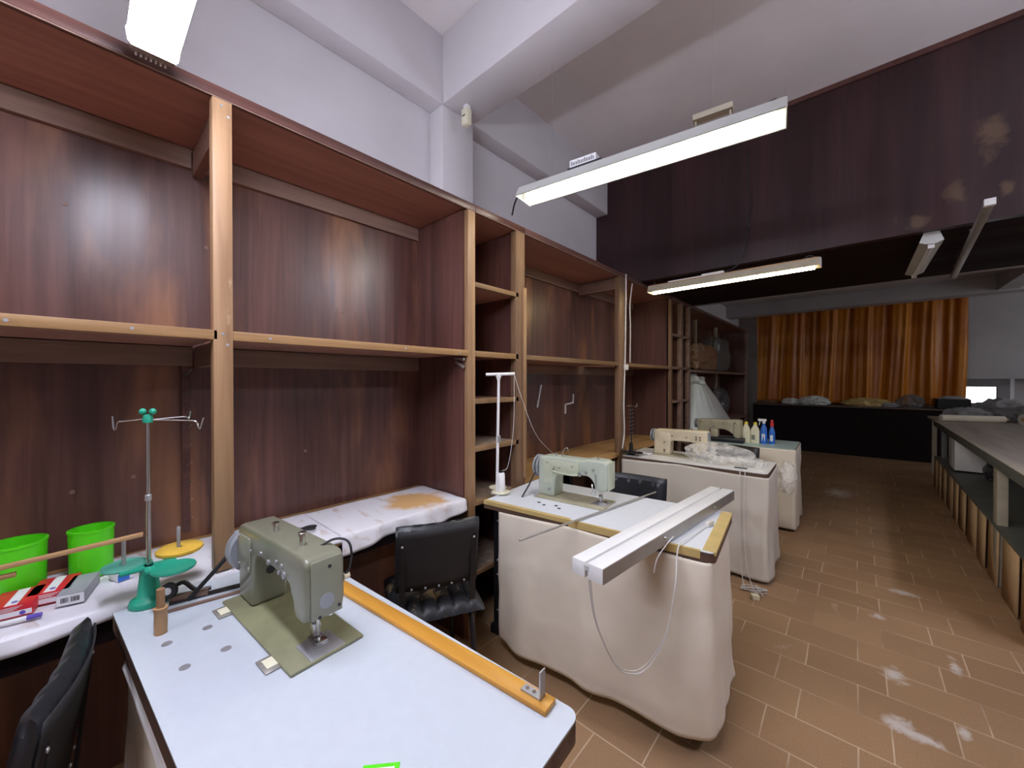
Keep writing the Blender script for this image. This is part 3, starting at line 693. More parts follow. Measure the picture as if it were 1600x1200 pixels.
# belt slot plates and bobbin winder on the nearest table
bs = thing('belt_guard', 'dark steel belt slot strips on the table left of the olive machine', 'belt guard', (-1.43, .25, ZB))
MB().bar((-1.452, .165, ZB+.003), (-1.418, .335, ZB+.003), .020, .005).build('strip', 'darksteel', bs)
MB().bar((-1.405, .155, ZB+.003), (-1.375, .325, ZB+.003), .012, .005).build('strip', 'rail', bs)
bw = thing('bobbin_winder', 'small bobbin winder with black wheel beside the green thread stand foot', 'bobbin winder', (-1.44, .175, ZB))
MB().lathe([(.007, -.006), (.020, -.006), (.022, -.003), (.022, .003), (.020, .006), (.007, .006)], (-1.462, .166, ZB+.036), 24, (.75, -.6, .15)).build('wheel', 'rubber', bw)
MB().lathe([(0, -.008), (.010, -.008), (.010, .008), (0, .008)], (-1.462, .166, ZB+.036), 20, (.75, -.6, .15)).build('hub', 'white', bw)
MB().tube([(-1.475, .175, ZB+.036), (-1.468, .20, ZB+.045), (-1.455, .225, ZB+.018), (-1.447, .26, ZB+.012)], .006, 8, 4).build('bracket', 'darksteel', bw)
MB().bar((-1.462, .17, ZB+.012), (-1.43, .25, ZB+.012), .016, .014).build('base', 'rail', bw)

# wooden peg on the nearest table
pg = thing('wooden_peg', 'short turned wooden peg standing upright at the corner of the nearest table', 'peg', (-1.303, .132, ZB))
MB().lathe([(0, 0), (.0125, 0), (.0135, .03), (.0130, .058), (.0145, .060), (.0145, .066), (.0, .066)], n=20).build('sleeve', 'stick', pg, world=False)
MB().lathe([(0, .06), (.0085, .06), (.0085, .112), (.0, .113)], n=16).build('pin', 'raw_z', pg, world=False)

# lime edged card at the front edge
gc = thing('price_card', 'lime green edged card lying at the near edge of the white table', 'card', (-.5615, .3105, ZB), R(48))
MB().box(-.0295, -.028, .0004, .0295, .028, .0016).build('card', 'green_pl', gc, world=False)
MB().box(-.020, -.019, .0016, .022, .021, .0022).build('label', 'white', gc, world=False)

# ------------------------------------------------------------------ green thread stand
gs = thing('thread_stand', 'tall thread stand with green plastic base and trays and a chrome pole', 'thread stand', (-1.505, .128, ZB+.002))
MB().lathe([(0, 0), (.043, 0), (.044, .006), (.040, .016), (.030, .022), (.026, .026), (.019, .095), (.019, .100), (0, .100)]).build('base', 'teal', gs, world=False)
MB().box(-.05, -.012, .098, .05, .012, .108).obox((0, .0, .103), (.03, .12, .010)).build('cross_arm', 'teal', gs, world=False, bevel=.003)
def tray(c, r, mat, pin=True, th=.006, z=.104):
    tr = MB().lathe([(0, 0), (r*.95, 0), (r, .004), (r*.97, th+.002), (r*.85, th), (0, th)], (c[0], c[1], z), 32).build('tray', mat, gs, world=False)
    if pin: MB().lathe([(0, 0), (.0048, 0), (.0048, .07), (.003, .074), (0, .075)], (c[0], c[1], z+th), 12).build('spool_pin', 'steel', tr, world=False)
    return tr
tray((.075, .045), .050, 'teal', pin=False)
tray((-.045, -.048), .048, 'teal_lt')
tray((-.055, .072), .042, 'teal_lt', pin=True)
MB().lathe([(0, 0), (.054, 0), (.058, .004), (.058, .011), (.053, .015), (.006, .015)], (-.055, .075, .106), 14).build('foam_pad', 'foam', gs, world=False, label='thick yellow foam disc')
MB().cyl((0, 0, .10), (0, 0, .30), .0058).cyl((0, 0, .29), (0, 0, .52), .0046).build('pole', 'chrome', gs, world=False)
MB().lathe([(.0055, 0), (.0075, .001), (.0075, .016), (.0055, .018)], (0, 0, .292), 16).build('collar', 'steel', gs, world=False)
hd = MB().lathe([(0, 0), (.011, 0), (.012, .010), (.009, .022), (0, .024)], (0, 0, .515), 18).build('hub', 'teal', gs, world=False)
for s_ in (-1, 1): MB().sph((.013*s_*.66, .013*s_*.75, .546), .0085, 8, (1, 1, 1.1)).build('wing_nut', 'teal', hd, world=False)
MB().tube([(-.010, -.01, .524), (-.028, -.045, .520), (-.034, -.058, .518), (-.036, -.062, .500), (-.038, -.066, .500), (-.038, -.068, .535)], .0022, 6, 4).build('thread_arm', 'chrome', gs, world=False)
MB().tube([(.010, .01, .522), (.045, .075, .518), (.058, .098, .514), (.060, .104, .496), (.066, .106, .494), (.078, .112, .526)], .0022, 6, 4).build('thread_arm', 'chrome', gs, world=False)
MB().tube([(-.008, .01, .522), (-.03, .085, .524), (-.033, .095, .515), (-.034, .100, .540)], .0022, 6, 4).build('thread_arm', 'chrome', gs, world=False)

# ------------------------------------------------------------------ things on the near sheet
ZC = ZB+.010
def bin_(label, c, r, h):
    t = thing('waste_bin', label, 'bin', (c[0], c[1], ZC), 0, None)
    pr = [(0, 0), (r*.93, 0), (r*.95, .004), (r, h-.003), (r, h), (r-.003, h), (r*.94-.002, .008), (0, .006)]
    MB().lathe(pr, n=48).build('shell', 'green_pl', t, world=False)
    MB().lathe([(r-.001, h-.008), (r+.002, h-.007), (r+.002, h), (r-.003, h+.001)], n=48).build('rim', 'green_pl', t, world=False)
    return t
bin_('lime green plastic bin next to the thread stand', (-1.850, .022), .052, .150)
bin_('lime green plastic bin at the frame edge behind the red boxes', (-1.850, -.132), .064, .150)

def carton(label, c, rz, size, top_mat, name='needle_box'):
    t = thing(name, label, 'box', (c[0], c[1], ZC), rz); a, b_, h = size
    MB().box(-a/2, -b_/2, 0, a/2, b_/2, h).build('carton', top_mat, t, world=False, bevel=.001)
    return t, a, b_, h
def red_box(label, c, rz):
    t, a, b_, h = carton(label, c, rz, (.115, .082, .032), 'red')
    MB().box(-a/2+.004, -b_*.12, h, a/2-.004, b_*.15, h+.0006).build('white_stripe', 'white', t, world=False)
    MB().box(a/2, -b_/2+.002, .003, a/2+.0006, b_/2-.002, h*.50).build('white_end', 'white', t, world=False)
    MB().cyl((a/2, b_*.28, h*.28), (a/2+.0014, b_*.28, h*.28), .0055, n=16).build('blue_dot', 'violet', t, world=False)
    MB().cyl((a*.30, .004, h), (a*.30, .004, h+.0013), .006, n=16).build('blue_dot', 'violet', t, world=False)
    for k in range(4): MB().box(a/2, -b_*.35, h*(.58+.09*k), a/2+.0007, b_*(.1+.06*k), h*(.61+.09*k)).build('print_line', 'white', t, world=False)
    return t
red_box('red and white card box nearest the frame edge in front of the bin', (-1.715, -.118), R(-10))
red_box('red and white card box tucked between the other red box and the grey carton', (-1.745, -.052), R(-12))
t, a, b_, h = carton('grey carton with a white barcode label beside the red boxes', (-1.70, -.005), R(-14), (.135, .055, .032), 'greybox', 'carton')
MB().box(a/2, -b_/2+.001, .002, a/2+.0006, b_/2-.001, h-.003).build('barcode_label', 'white', t, world=False)
x = -b_*.34
for k in range(22):
    w_ = random.choice((.0006, .001, .0016))
    if not (9 < k < 12): MB().box(a/2+.0006, x, .009, a/2+.0009, x+w_, h*.7).build('barcode_bar', 'black', t, world=False)
    x += w_+random.choice((.0006, .001))
t, a, b_, h = carton('small blue and white carton under the pale green tray', (-1.735, .085), R(20), (.05, .04, .028), 'white', 'carton')
MB().box(a/2, -b_/2, 0, a/2+.0006, b_*.2, h*.8).build('blue_panel', 'blue', t, world=False)
pn = thing('marker_pen', 'white marker pen with a violet cap lying near the sheet edge', 'pen', (-1.615, -.115, ZC+.007), R(80))
MB().cyl((-.07, 0, 0), (.02, 0, 0), .006, n=14).build('barrel', 'white', pn, world=False)
MB().cyl((.02, 0, 0), (.045, 0, 0), .0068, .006, n=14).build('cap', 'violet', pn, world=False)
# sticks resting on the stand's pin, their far ends on a carton outside the view
tag(MB().bar((-1.60, -.50, ZB+.155), (-1.520, .118, ZB+.197), .016, .010).build('wooden_stick', 'stick', None, bevel=.001), 'long thin wooden stick resting across in front of both green bins', 'stick')
tag(MB().bar((-1.57, -.50, ZB+.150), (-1.55, -.108, ZB+.157), .014, .010).build('wooden_stick', 'raw_y', None, bevel=.001), 'short reddish stick end entering from the frame edge below the long stick', 'stick')
cb = thing('carton', 'plain card carton holding up the wooden sticks by the bins', 'box', (-1.62, -.50, ZC))
MB().box(-.10, -.09, 0, .10, .09, .134).build('shell', 'cardboard', cb, world=False, bevel=.002)
# scissors on the far sheet
sc = thing('scissors', 'dark steel scissors lying on the white sheet behind the olive machine', 'scissors', (-1.75, .57, ZB+.016), R(60))
MB().bar((-.05, .004, 0), (.05, -.004, .001), .010, .003).build('blade', 'steel', sc, world=False)
MB().bar((-.05, -.004, .003), (.05, .006, .004), .010, .003).build('blade', 'steel', sc, world=False)
for s_ in (-1, 1): MB().tube([(.05, .004*s_, .002), (.07, .020*s_, .003), (.095, .022*s_, .003), (.102, .010*s_, .003), (.085, .003*s_, .003), (.05, .0*s_, .003)], .0035, 8, 4).build('handle', 'rubber', sc, world=False)

# ------------------------------------------------------------------ chairs
def chair(label, loc, rz, torn=False, group=None, W=.37, ribs=1.0):
    """local: faces +x, back at x=-.02, width along y; seat top .44"""
    t = thing('workroom_chair', label, 'chair', loc, rz, group)
    # backrest pad: channelled upholstery wrapping over the top, leaning back
    lean = .16
    def P(u, v, s_):   # u across, v up, s_ front/back
        y = (u-.5)*W; z = .52+v*.285; ch = .004*ribs*abs(math.sin(u*math.pi*6))
        th = .052*(1-.25*v)*(1-abs(2*u-1)**8*.6)
        bow = -.02*(1-(2*u-1)**2)
        x = bow-lean*(z-.52)
        return Vector((x+(th*.9-ch if False else (th+ch*1.2 if s_ > 0 else 0)), y, z))
    m_ = MB(); nu, nv = 48, 12
    loop = []
    prof = [(1, 0.0)]+[(1, k/10) for k in range(1, 10)]+[(2, a) for a in (0, .25, .5, .75, 1)]+[(0, 1-k/10) for k in range(1, 11)]
    rows = []
    for i in range(nu+1):
        u = i/nu; row = []
        for sd, v in prof:
            if sd == 1: p = P(u, v, 1)
            elif sd == 0: p = P(u, v, -1)
            else:
                a = P(u, .9, 1); b2 = P(u, .9, -1); k = v*math.pi
                c_ = (a+b2)/2; rx = (a.x-b2.x)/2
                p = Vector((c_.x+rx*math.cos(k), a.y, a.z+.030*math.sin(k)-.003*abs(math.sin(u*math.pi*6))*0))
            row.append(m_._v(p))
        rows.append(row)
    for i in range(nu):
        for j in range(len(prof)-1): m_.bm.faces.new((rows[i][j], rows[i+1][j], rows[i+1][j+1], rows[i][j+1]))
        m_.bm.faces.new((rows[i][-1], rows[i+1][-1], rows[i+1][0], rows[i][0]))
    m_.bm.faces.new(rows[0]); m_.bm.faces.new(rows[-1][::-1])
    bk = m_.build('backrest', 'vinyl', t, world=False, sharp=60)
    # flat back board
    def bb(u, v):
        p = P(u, v*.93, -1); return (p.x-.004, p.y*.97, p.z+.004)
    MB().grid(bb, 24, 8).build('back_board', 'vinyl_back', bk, world=False, solid=.004)
    # frame: two flat black straps behind the backrest, seat frame and four tubular legs
    for s_ in (-1, 1):
        y = s_*W*.43
        x0 = -lean*.25-.012; x1 = .0
        st = MB().bar((-lean*.20-.012, y, .745), (-.006, y, .36), .024, .006).build('strap', 'black', t, world=False)
        for z in (.725, .63, .545, .42):
            xx = -.012-lean*(z-.52)*.9+ (0 if z > .5 else .004)
            MB().sph((xx-.004, y, z), .0055, 6, (.6, 1, 1)).build('rivet', 'steel', st, world=False)
        MB().tube([(.015, y*.95, .385), (-.015, y*.98, .355), (-.035, y*1.0, .25), (-.065, y*1.02, .012)], .0115, 12, 5).build('leg', 'darksteel', t, world=False)
        MB().tube([(.33, y*.95, .385), (.365, y*.98, .355), (.375, y*1.0, .25), (.395, y*1.02, .012)], .0115, 12, 5).build('leg', 'darksteel', t, world=False)
        MB().cyl((.0, y*.95, .385), (.345, y*.95, .385), .010, n=12).build('side_rail', 'darksteel', t, world=False)
    for k in range(5):
        u = .18+.16*k; MB().sph((P(u, .04, -1).x-.008, (u-.5)*W, .533), .005, 6, (.6, 1, 1)).build('rivet', 'steel', bk, world=False)
    # seat: channels running front to back, rolled rear edge
    prof2 = [(0, .40), (.01, .425), (.03, .442), (.08, .452), (.2, .45), (.32, .452), (.37, .445), (.40, .425), (.41, .405), (.40, .392), (.2, .388), (.02, .388)]
    m_ = MB(); rows = []
    for i in range(49):
        u = i/48; y = (u-.5)*.40; ch = 1-.25*(1-abs(math.sin(u*math.pi*6))**.5); ed = 1-abs(2*u-1)**10*.5
        rows.append([m_._v((x-.045, y, .395+(z-.395)*ch*ed if z > .395 else z)) for x, z in prof2])
    for i in range(48):
        for j in range(len(prof2)): m_.bm.faces.new((rows[i][j], rows[i+1][j], rows[i+1][(j+1) % len(prof2)], rows[i][(j+1) % len(prof2)]))
    m_.bm.faces.new(rows[0]); m_.bm.faces.new(rows[-1][::-1])
    m_.build('seat', 'vinyl_torn' if torn else 'vinyl', t, world=False, sharp=60, label='torn black vinyl seat' if torn else None)
    return t
# facing +x in local; rz turns it
chair('black vinyl chair with a torn seat pushed up to the white sheeted desk', (-1.340, 1.020, 0), R(153.5), torn=True, W=.35)
chair('black vinyl chair at the lower frame edge beside the nearest table', (-1.265, -.058, 0), R(-101))
chair('black vinyl chair standing between the second and third sewing tables', (-1.040, 2.315, 0), R(-84), W=.385, ribs=0)
chair('black vinyl chair peeping over the third table behind the clear bag', (-.82, 4.02, 0), R(-97), W=.36, ribs=0)

# ------------------------------------------------------------------ white thread stand on the second table
ws = thing('thread_stand', 'white thread stand with a T-shaped top on the second table', 'thread stand', (-1.497, 1.562, ZB))
for (x, y, z) in ((-.055, .055, .012), (.012, .010, .008)):
    tr = MB().lathe([(0, 0), (.046, 0), (.052, .006), (.050, .008), (0, .006)], (x, y, z), 28).build('tray', 'ivory', ws, world=False)
    MB().cyl((x, y, z), (x, y, z+.085), .003, n=10).cyl((x, y, z), (x, y, z+.03), .008, .006, n=12).build('spool_pin', 'white', tr, world=False)
MB().box(-.03, -.03, .0, .03, .04, .012).build('base', 'whitemetal', ws, world=False, bevel=.003)
MB().cyl((-.004, -.006, .005), (.004, 0, .66), .0085, .0075, n=14).build('pole', 'whitemetal', ws, world=False)
MB().box(-.009, -.010, .29, .010, .010, .33).build('collar', 'steel', ws, world=False, bevel=.002)
MB().cyl((-.055, -.042, .672), (.070, .062, .676), .0085, n=14).build('top_bar', 'whitemetal', ws, world=False)
MB().lathe([(.008, .64), (.018, .668), (.018, .675), (0, .675)], (.003, 0, 0), 14).build('bracket', 'whitemetal', ws, world=False)
sp = thing('thread_cone', 'white cone of thread on the tray of the T-topped stand', 'thread', (-1.485, 1.572, ZB+.0145))
MB().lathe([(0.009, 0), (.022, 0), (.024, .003), (.021, .100), (.015, .108), (.0095, .108)], n=24, closed=True).build('wound_thread', 'thread', sp, world=False)
MB().lathe([(0.0035, .106), (.014, .108), (.013, .117), (.0035, .118)], n=16, closed=True).build('core', 'rubber', sp, world=False)
tag(MB().tube([(-1.43, 1.622, ZB+.675), (-1.44, 1.70, 1.30), (-1.47, 1.88, 1.06), (-1.58, 2.26, .85), (-1.62, 2.32, .775)], .0013, 6, 6).build('loose_thread', 'thread', None), 'single white thread slanting from the T-topped stand down to the plywood desk', 'thread')
tag(MB().tube([(-1.43, 1.622, ZB+.67), (-1.433, 1.62, 1.15), (-1.455, 1.60, .93), (-1.48, 1.575, ZB+.13)], .0012, 6, 6).build('loose_thread', 'thread', None), 'thread hanging from the T-topped stand to its white cone', 'thread')
tag(MB().tube([(-1.60, 2.33, ZB+.003), (-1.60, 2.33, ZB+.06), (-1.595, 2.35, ZB+.085), (-1.585, 2.40, ZB+.085), (-1.58, 2.42, ZB+.055)], .004, 8, 4).build('wire_guide', 'chrome', None), 'bent chrome wire guide standing on the plywood desk behind the mint machine', 'guide')

# black stand at the third table
bs3 = thing('thread_stand', 'black thread stand with dark discs at the machine end of the third table', 'thread stand', (-1.445, 3.17, ZB))
MB().lathe([(0, 0), (.03, 0), (.03, .008), (.018, .02), (.016, .10), (0, .10)]).build('base', 'black', bs3, world=False)
MB().cyl((0, 0, .09), (0, 0, .42), .006, n=12).build('pole', 'black', bs3, world=False)
for x, y in ((.06, -.03), (-.02, -.035)):
    tr = MB().lathe([(0, 0), (.05, 0), (.055, .006), (.05, .009), (0, .007)], (x, y, .022)).build('tray', 'black', bs3, world=False)
    MB().cyl((x, y, .028), (x, y, .075), .003, n=8).build('spool_pin', 'steel', tr, world=False)
for k in range(9): MB().cyl((-.004, -.03, .12+.033*k), (.004, .03, .125+.033*k), .002, n=6).build('thread_hook', 'steel', bs3, world=False)
MB().tube([(-.02, -.05, .42), (0, 0, .425), (.02, .05, .41), (.025, .055, .44)], .003, 6, 3).build('thread_arm', 'chrome', bs3, world=False)

# ------------------------------------------------------------------ fluorescent fixtures
def batten_lamp(label, a, b_, tube_mat, w=.13, inner='reflector', outer='lampmetal', tz=.012):
    a, b_ = Vector(a), Vector(b_); c = (a+b_)/2; d = b_-a; rz = math.atan2(d.y, d.x); ln = d.length
    t = thing('pendant_light', label, 'light fixture', c, rz); h = ln/2
    # trapezoid reflector: open underneath, sloping sides, spine box above
    pf = [(-w*.28, .055), (w*.28, .055), (w*.5, .0), (w*.5-.003, .0), (w*.27, .051), (-w*.27, .051), (-w*.5+.003, .0), (-w*.5, .0)]
    rf = MB().prism(pf, lambda y, z: (-h, y, z), lambda y, z: (h, y, z)).build('reflector', inner, t, world=False)
    po = [(y*1.02+.003*(1 if y > 0 else -1), z+.003) for y, z in pf[:4]]; q = [(w*.5+.002, .0), (w*.285, .056), (-w*.285, .056), (-w*.5-.002, .0), (-w*.5-.004, .0), (-w*.29, .059), (w*.29, .059), (w*.5+.004, 0)]
    MB().prism(q, lambda y, z: (-h, y, z), lambda y, z: (h, y, z)).build('housing', outer, t, world=False)
    for s_ in (-1, 1):
        MB().prism([(-w*.29, .057), (w*.29, .057), (w*.51, -.002), (-w*.51, -.002)], lambda y, z: (s_*h, y, z), lambda y, z: (s_*(h+.004), y, z)).build('end_cap', 'lampmetal', t, world=False)
        MB().box(s_*(h-.03), -.010, .004, s_*(h-.018), .010, .050).build('lamp_holder', 'white', t, world=False)
    MB().cyl((-h+.03, 0, tz), (h-.03, 0, tz), .0125, n=16).build('tube', tube_mat, t, world=False, label='glowing fluorescent tube')
    MB().box(-h*.98, -.032, .055, h*.98, .032, .062).build('spine', 'stick', t, world=False)
    return t, h
LA, hA = batten_lamp('lit fluorescent fixture hanging over the second sewing table', (-1.40, 1.665, 2.41), (-.205, 1.815, 2.415), 'tube_white', w=.15)
bl = MB().box(-.30, -.03, .075, -.16, .03, .112).build('ballast', 'white', LA, world=False)
MB().box(-.31, -.034, .063, -.13, .034, .075).build('ballast_base', 'darksteel', bl, world=False)
for k in range(14): MB().box(-.292+k*.009, -.0306, .083, -.288+k*.009, -.030, .100 if k % 4 else .105).build('barcode_bar', 'black', bl, world=False)
MB().box(-.08, -.02, .062, .06, .02, .072).build('wiring_tray', 'whitemetal', LA, world=False)
MB().box(.275, -.02, .105, .425, .02, .128).cyl((.285, 0, .062), (.285, 0, .106), .004, n=8).cyl((.415, 0, .062), (.415, 0, .106), .004, n=8).build('hanger', 'bench_leg', LA, world=False)
MB().tube([(.52, 0, .06), (.54, .01, .085), (.57, .01, .09), (.59, 0, .06)], .005, 8, 4).build('hanger', 'darksteel', LA, world=False)
for x in (.35, -.42): MB().cyl((x, 0, .06), (x, 0, CE-2.411), .0004, n=6).build('suspension_wire', 'greysteel', LA, world=False)
MB().tube([(-.59, 0, .05), (-.63, .01, .06), (-.68, .03, .02), (-.72, .06, -.03)], .005, 8, 4).build('flex', 'rubber', LA, world=False)
LB, hB = batten_lamp('lit fluorescent fixture hanging low in front of the dark mezzanine', (-1.39, 3.43, 2.19), (-.185, 3.40, 2.195), 'tube_warm', w=.10, inner='reflector_dim', outer='lamp_tan', tz=-.004)
MB().box(-.16, -.02, .062, 0, .02, .085).build('ballast', 'whitemetal', LB, world=False)
MB().box(-.45, .02, .062, -.05, .035, .085).build('wiring_tray', 'whitemetal', LB, world=False)
MB().tube([(.50, 0, .06), (.53, .01, .085), (.56, .01, .08), (.575, 0, .055)], .005, 8, 4).build('hanger', 'darksteel', LB, world=False)
for x in (.4, -.4): MB().cyl((x, 0, .06), (x, .0, CE-2.19), .0004, n=6).build('suspension_wire', 'darksteel', LB, world=False)
MB().tube([(-.58, 0, .05), (-.56, .01, .09), (-.60, .02, .08)], .004, 8, 4).build('flex', 'rubber', LB, world=False)
# enclosed lamps: one at the top left and unseen copies of it, added outside the view for brightness
def enclosed_lamp(label, c, group=None):
    t = thing('pendant_light', label, 'light fixture', c, 0, group); h = .60
    pf = [(-.036, .055), (.036, .055), (.052, .03), (.048, .0), (.042, -.008), (-.042, -.008), (-.048, .0), (-.052, .03)]
    MB().prism(pf, lambda y, z: (-h+.012, y, z), lambda y, z: (h-.012, y, z)).build('diffuser', 'tube_cool', t, world=False, label='glowing white diffuser')
    for s_ in (-1, 1):
        e = MB().prism([(y*1.06, z*1.06) for y, z in pf], lambda y, z: (s_*(h-.012), y, z), lambda y, z: (s_*(h+.035), y*.86, z*.8+.012)).build('end_cap', 'greysteel', t, world=False)
        for k in range(7): MB().box(s_*(h+.03), -.034+.010*k, -.002, s_*(h+.038), -.030+.010*k, .008).build('rib', 'whitemetal', e, world=False)
    MB().box(-h, -.04, .062, h, .04, .075).build('mounting_tray', 'whitemetal', t, world=False)
    for x in (.4, -.4): MB().cyl((x, 0, .07), (x, 0, CE-c[2]), .0015, n=6).build('suspension_wire', 'greysteel', t, world=False)
    return t
EL = enclosed_lamp('bright enclosed tube light above the nearest table at the ceiling edge', (-.83, .138, 2.29))

# lamp lying on the second table: two white channels side by side
ll = thing('tube_light', 'white twin-channel lamp body lying diagonally across the second table', 'light fixture', (-.60, 1.70, ZB+.003))
d = Vector((.10, 1.235, 0)).normalized(); n_ = Vector((d.y, -d.x, 0))
c0 = Vector((-.668, 1.075, 0))
def chan(off, w_, zz0, zz1, extra=0):
    p = c0+n_*off
    q = p+d*(1.24+extra)
    return MB().obox(((p.x+q.x)/2, (p.y+q.y)/2, (zz0+zz1)/2), ((q-p).length, w_, zz1-zz0), Matrix.Rotation(math.atan2(d.y, d.x), 3, 'Z'))
chan(-.002, .050, ZB+.004, ZB+.056).build('channel', 'whitemetal', ll, bevel=.002)
chan(.062, .056, ZB+.004, ZB+.056).build('channel', 'whitemetal', ll, bevel=.002)
chan(.030, .020, ZB+.030, ZB+.046, -.01).build('rib', 'lampmetal', ll)
chan(.0908, .0015, ZB+.006, ZB+.054).build('side_face', 'greysteel', ll, label='bare grey metal side')
p = c0+n_*.0925+d*.42; MB().sph((p.x, p.y, ZB+.035), .006, 8).build('screw', 'chrome', ll)
p = c0+n_*.0925+d*.95; MB().sph((p.x, p.y, ZB+.035), .006, 8).build('screw', 'chrome', ll)
# its flex loops below the table edge and comes back to a plug
cd = thing('lamp_flex', 'twin white flex looping down from the lying lamp in front of the skirt', 'cord', (-.64, 1.2, ZB))
def loopline(dx, dz):
    return [(-.628+dx, 1.085, ZB+.02), (-.628+dx, 1.082, ZB-.02), (-.625+dx, 1.12, .60+dz), (-.60+dx, 1.20, .44+dz), (-.57+dx, 1.27, .385+dz), (-.535+dx, 1.33, .40+dz), (-.50, 1.39, .50+dz), (-.49, 1.45, .66), (-.50, 1.495, ZB-.03), (-.50, 1.53, ZB+.010), (-.49, 1.66, ZB+.006), (-.48, 1.80, ZB+.006)]
MB().tube(loopline(0, 0), .0026, 8, 8).build('flex', 'cord', cd)
MB().tube(loopline(-.006, .008), .0020, 8, 8).build('flex', 'cord', cd)
MB().obox((-.475, 1.83, ZB+.012), (.02, .05, .02), (0, 0, -.2)).build('plug', 'switch', cd, bevel=.004)
tag(MB().tube([(-.525, 1.53, ZB+.030), (-.53, 1.50, ZB+.022), (-.545, 1.42, ZB-.02), (-.55, 1.40, ZB-.07)], .002, 6, 4).build('loose_string', 'thread', None), 'short white string dangling from the side of the lying lamp', 'string')
# metal rod across the table
tag(MB().cyl((-.982, 1.145, ZB+.0095), (-.838, 2.155, ZB+.0095), .0045, n=12).build('metal_rod', 'greysteel', None), 'thin grey metal rod lying across the second table next to the mint machine', 'rod')

# ------------------------------------------------------------------ third and fourth tables: loose things
tag(MB().blob((-.80, 3.30, ZB+.062), (.22, .13, .085), 3, .24, 1.0, 5, flat=-.055, octv=2).build('plastic_bag', 'bag_clear', None, sharp=35), 'crumpled clear plastic bag lying on the third table', 'bag')
tag(MB().blob((-.60, 3.36, ZB+.022), (.10, .09, .032), 6, .30, 2.0, 4, flat=-.018).build('plastic_wrap', 'bag_clear', None, sharp=35), 'small heap of clear wrap on the third table beside the bag', 'bag')
jar = thing('plastic_cup', 'clear ribbed cup at the front corner of the third table', 'cup', (-.515, 3.26, ZB))
MB().lathe([(0, .001), (.022, .001), (.026, .045), (.024, .045), (.020, .004), (0, .004)]).build('cup', 'bag_clear', jar, world=False)
tag(MB().bar((-.66, 3.19, ZB+.004), (-.58, 3.20, ZB+.004), .012, .006).build('seam_ripper', 'darksteel', None), 'small dark tool lying at the front edge of the third table', 'tool')
tag(MB().grid(lambda u, v: (-1.47+.16*u, 3.22+.10*v, ZB+.004+.012*abs(noise.noise(Vector((u*4, v*3, 2))))), 16, 12).build('cloth_scrap', 'sheet_near', None, solid=.0015), 'white cloth scrap at the machine end of the third table', 'cloth')
tag(MB().blob((-.395, 3.70, .645), (.055, .09, .125), 51, .2, 1.2, 4, octv=2).build('hanging_bag', 'bag_clear', None, sharp=35), 'clear plastic bag hanging off the back corner of the third table', 'bag')
tag(MB().tube([(-.605, 3.088, ZB+.004), (-.60, 3.066, ZB-.02), (-.598, 3.05, .45), (-.59, 3.03, .20), (-.56, 2.99, .02), (-.52, 2.96, .006), (-.46, 3.0, .006), (-.50, 3.05, .012), (-.44, 2.93, .006)], .003, 8, 8).build('power_cord', 'cord', None), 'white cord dropping down the front of the third table skirt to the floor', 'cord')
tag(MB().tube([(-.575, 3.088, ZB+.004), (-.570, 3.066, ZB-.02), (-.572, 3.045, .42), (-.55, 3.02, .15), (-.50, 2.98, .006), (-.47, 2.93, .006)], .0025, 8, 8).build('power_cord', 'cord', None), 'second thinner white cord beside the first on the third table skirt', 'cord')
pc = thing('plug_cube', 'small cream plug cube lying on the tiles by the third table', 'plug', (-.475, 2.875, 0), R(30))
MB().box(-.022, -.018, 0, .022, .018, .032).build('body', 'ivory', pc, world=False, bevel=.004)
for s_ in (-1, 1): MB().cyl((.022, .008*s_, .016), (.036, .008*s_, .016), .002, n=8).build('pin', 'chrome', pc, world=False)
cdp = MB()
for k in range(3):
    pts = [(-.50+.07*math.cos(a*.9+k), 3.0+.045*math.sin(a*.9+k*2)-.01*k, .006+.004*k) for a in range(9)]
    cdp.tube(pts, .003, 6, 4)
tag(cdp.build('cord_tangle', 'cord', None), 'small tangle of cord on the floor under the corner of the third table', 'cord')

def jug(label, c):
    t = thing('cleaner_bottle', label, 'bottle', c)
    pr = [(-.036, 0), (.036, 0), (.038, .005), (.038, .125), (.030, .150), (.014, .182), (.014, .19), (-.014, .19), (-.014, .182), (-.030, .150), (-.038, .125), (-.038, .005)]
    MB().prism(pr, lambda x, z: (x, -.022, z), lambda x, z: (x, .022, z)).build('body', 'ivory', t, world=False, bevel=.005, seg=3)
    MB().lathe([(0, 0), (.016, 0), (.016, .022), (.013, .026), (0, .026)], (0, 0, .188), 18).build('cap', 'yellow', t, world=False)
    return t
j1 = jug('ivory bottle with yellow cap next to the old beige machine', (-.845, 4.60, ZB))
j2 = dup(j1, (-.765, 4.60, ZB), 0, 'ivory bottle with yellow cap and green label beside the blue spray bottle')
MB().box(-.030, -.0228, .035, .002, -.0222, .085).build('label', 'olive_lt', j2, world=False)
s1 = thing('spray_bottle', 'blue spray bottle with a white trigger head on the farthest table', 'bottle', (-.695, 4.63, ZB))
MB().lathe([(0, 0), (.030, 0), (.032, .01), (.030, .12), (.026, .16), (.013, .19), (.013, .205), (0, .205)], n=24).build('body', 'blue', s1, world=False)
MB().box(-.014, -.0305, .03, .014, -.0285, .10).build('label', 'white', s1, world=False)
m_ = MB(); m_.cyl((0, 0, .203), (0, 0, .225), .014, n=16); m_.box(-.05, -.012, .225, .022, .012, .25); m_.bar((-.032, 0, .225), (-.042, 0, .185), .014, .008)
m_.build('trigger_head', 'white', s1, world=False, bevel=.003)
s2 = thing('detergent_bottle', 'slim blue bottle with a red cap at the end of the farthest table', 'bottle', (-.630, 4.66, ZB))
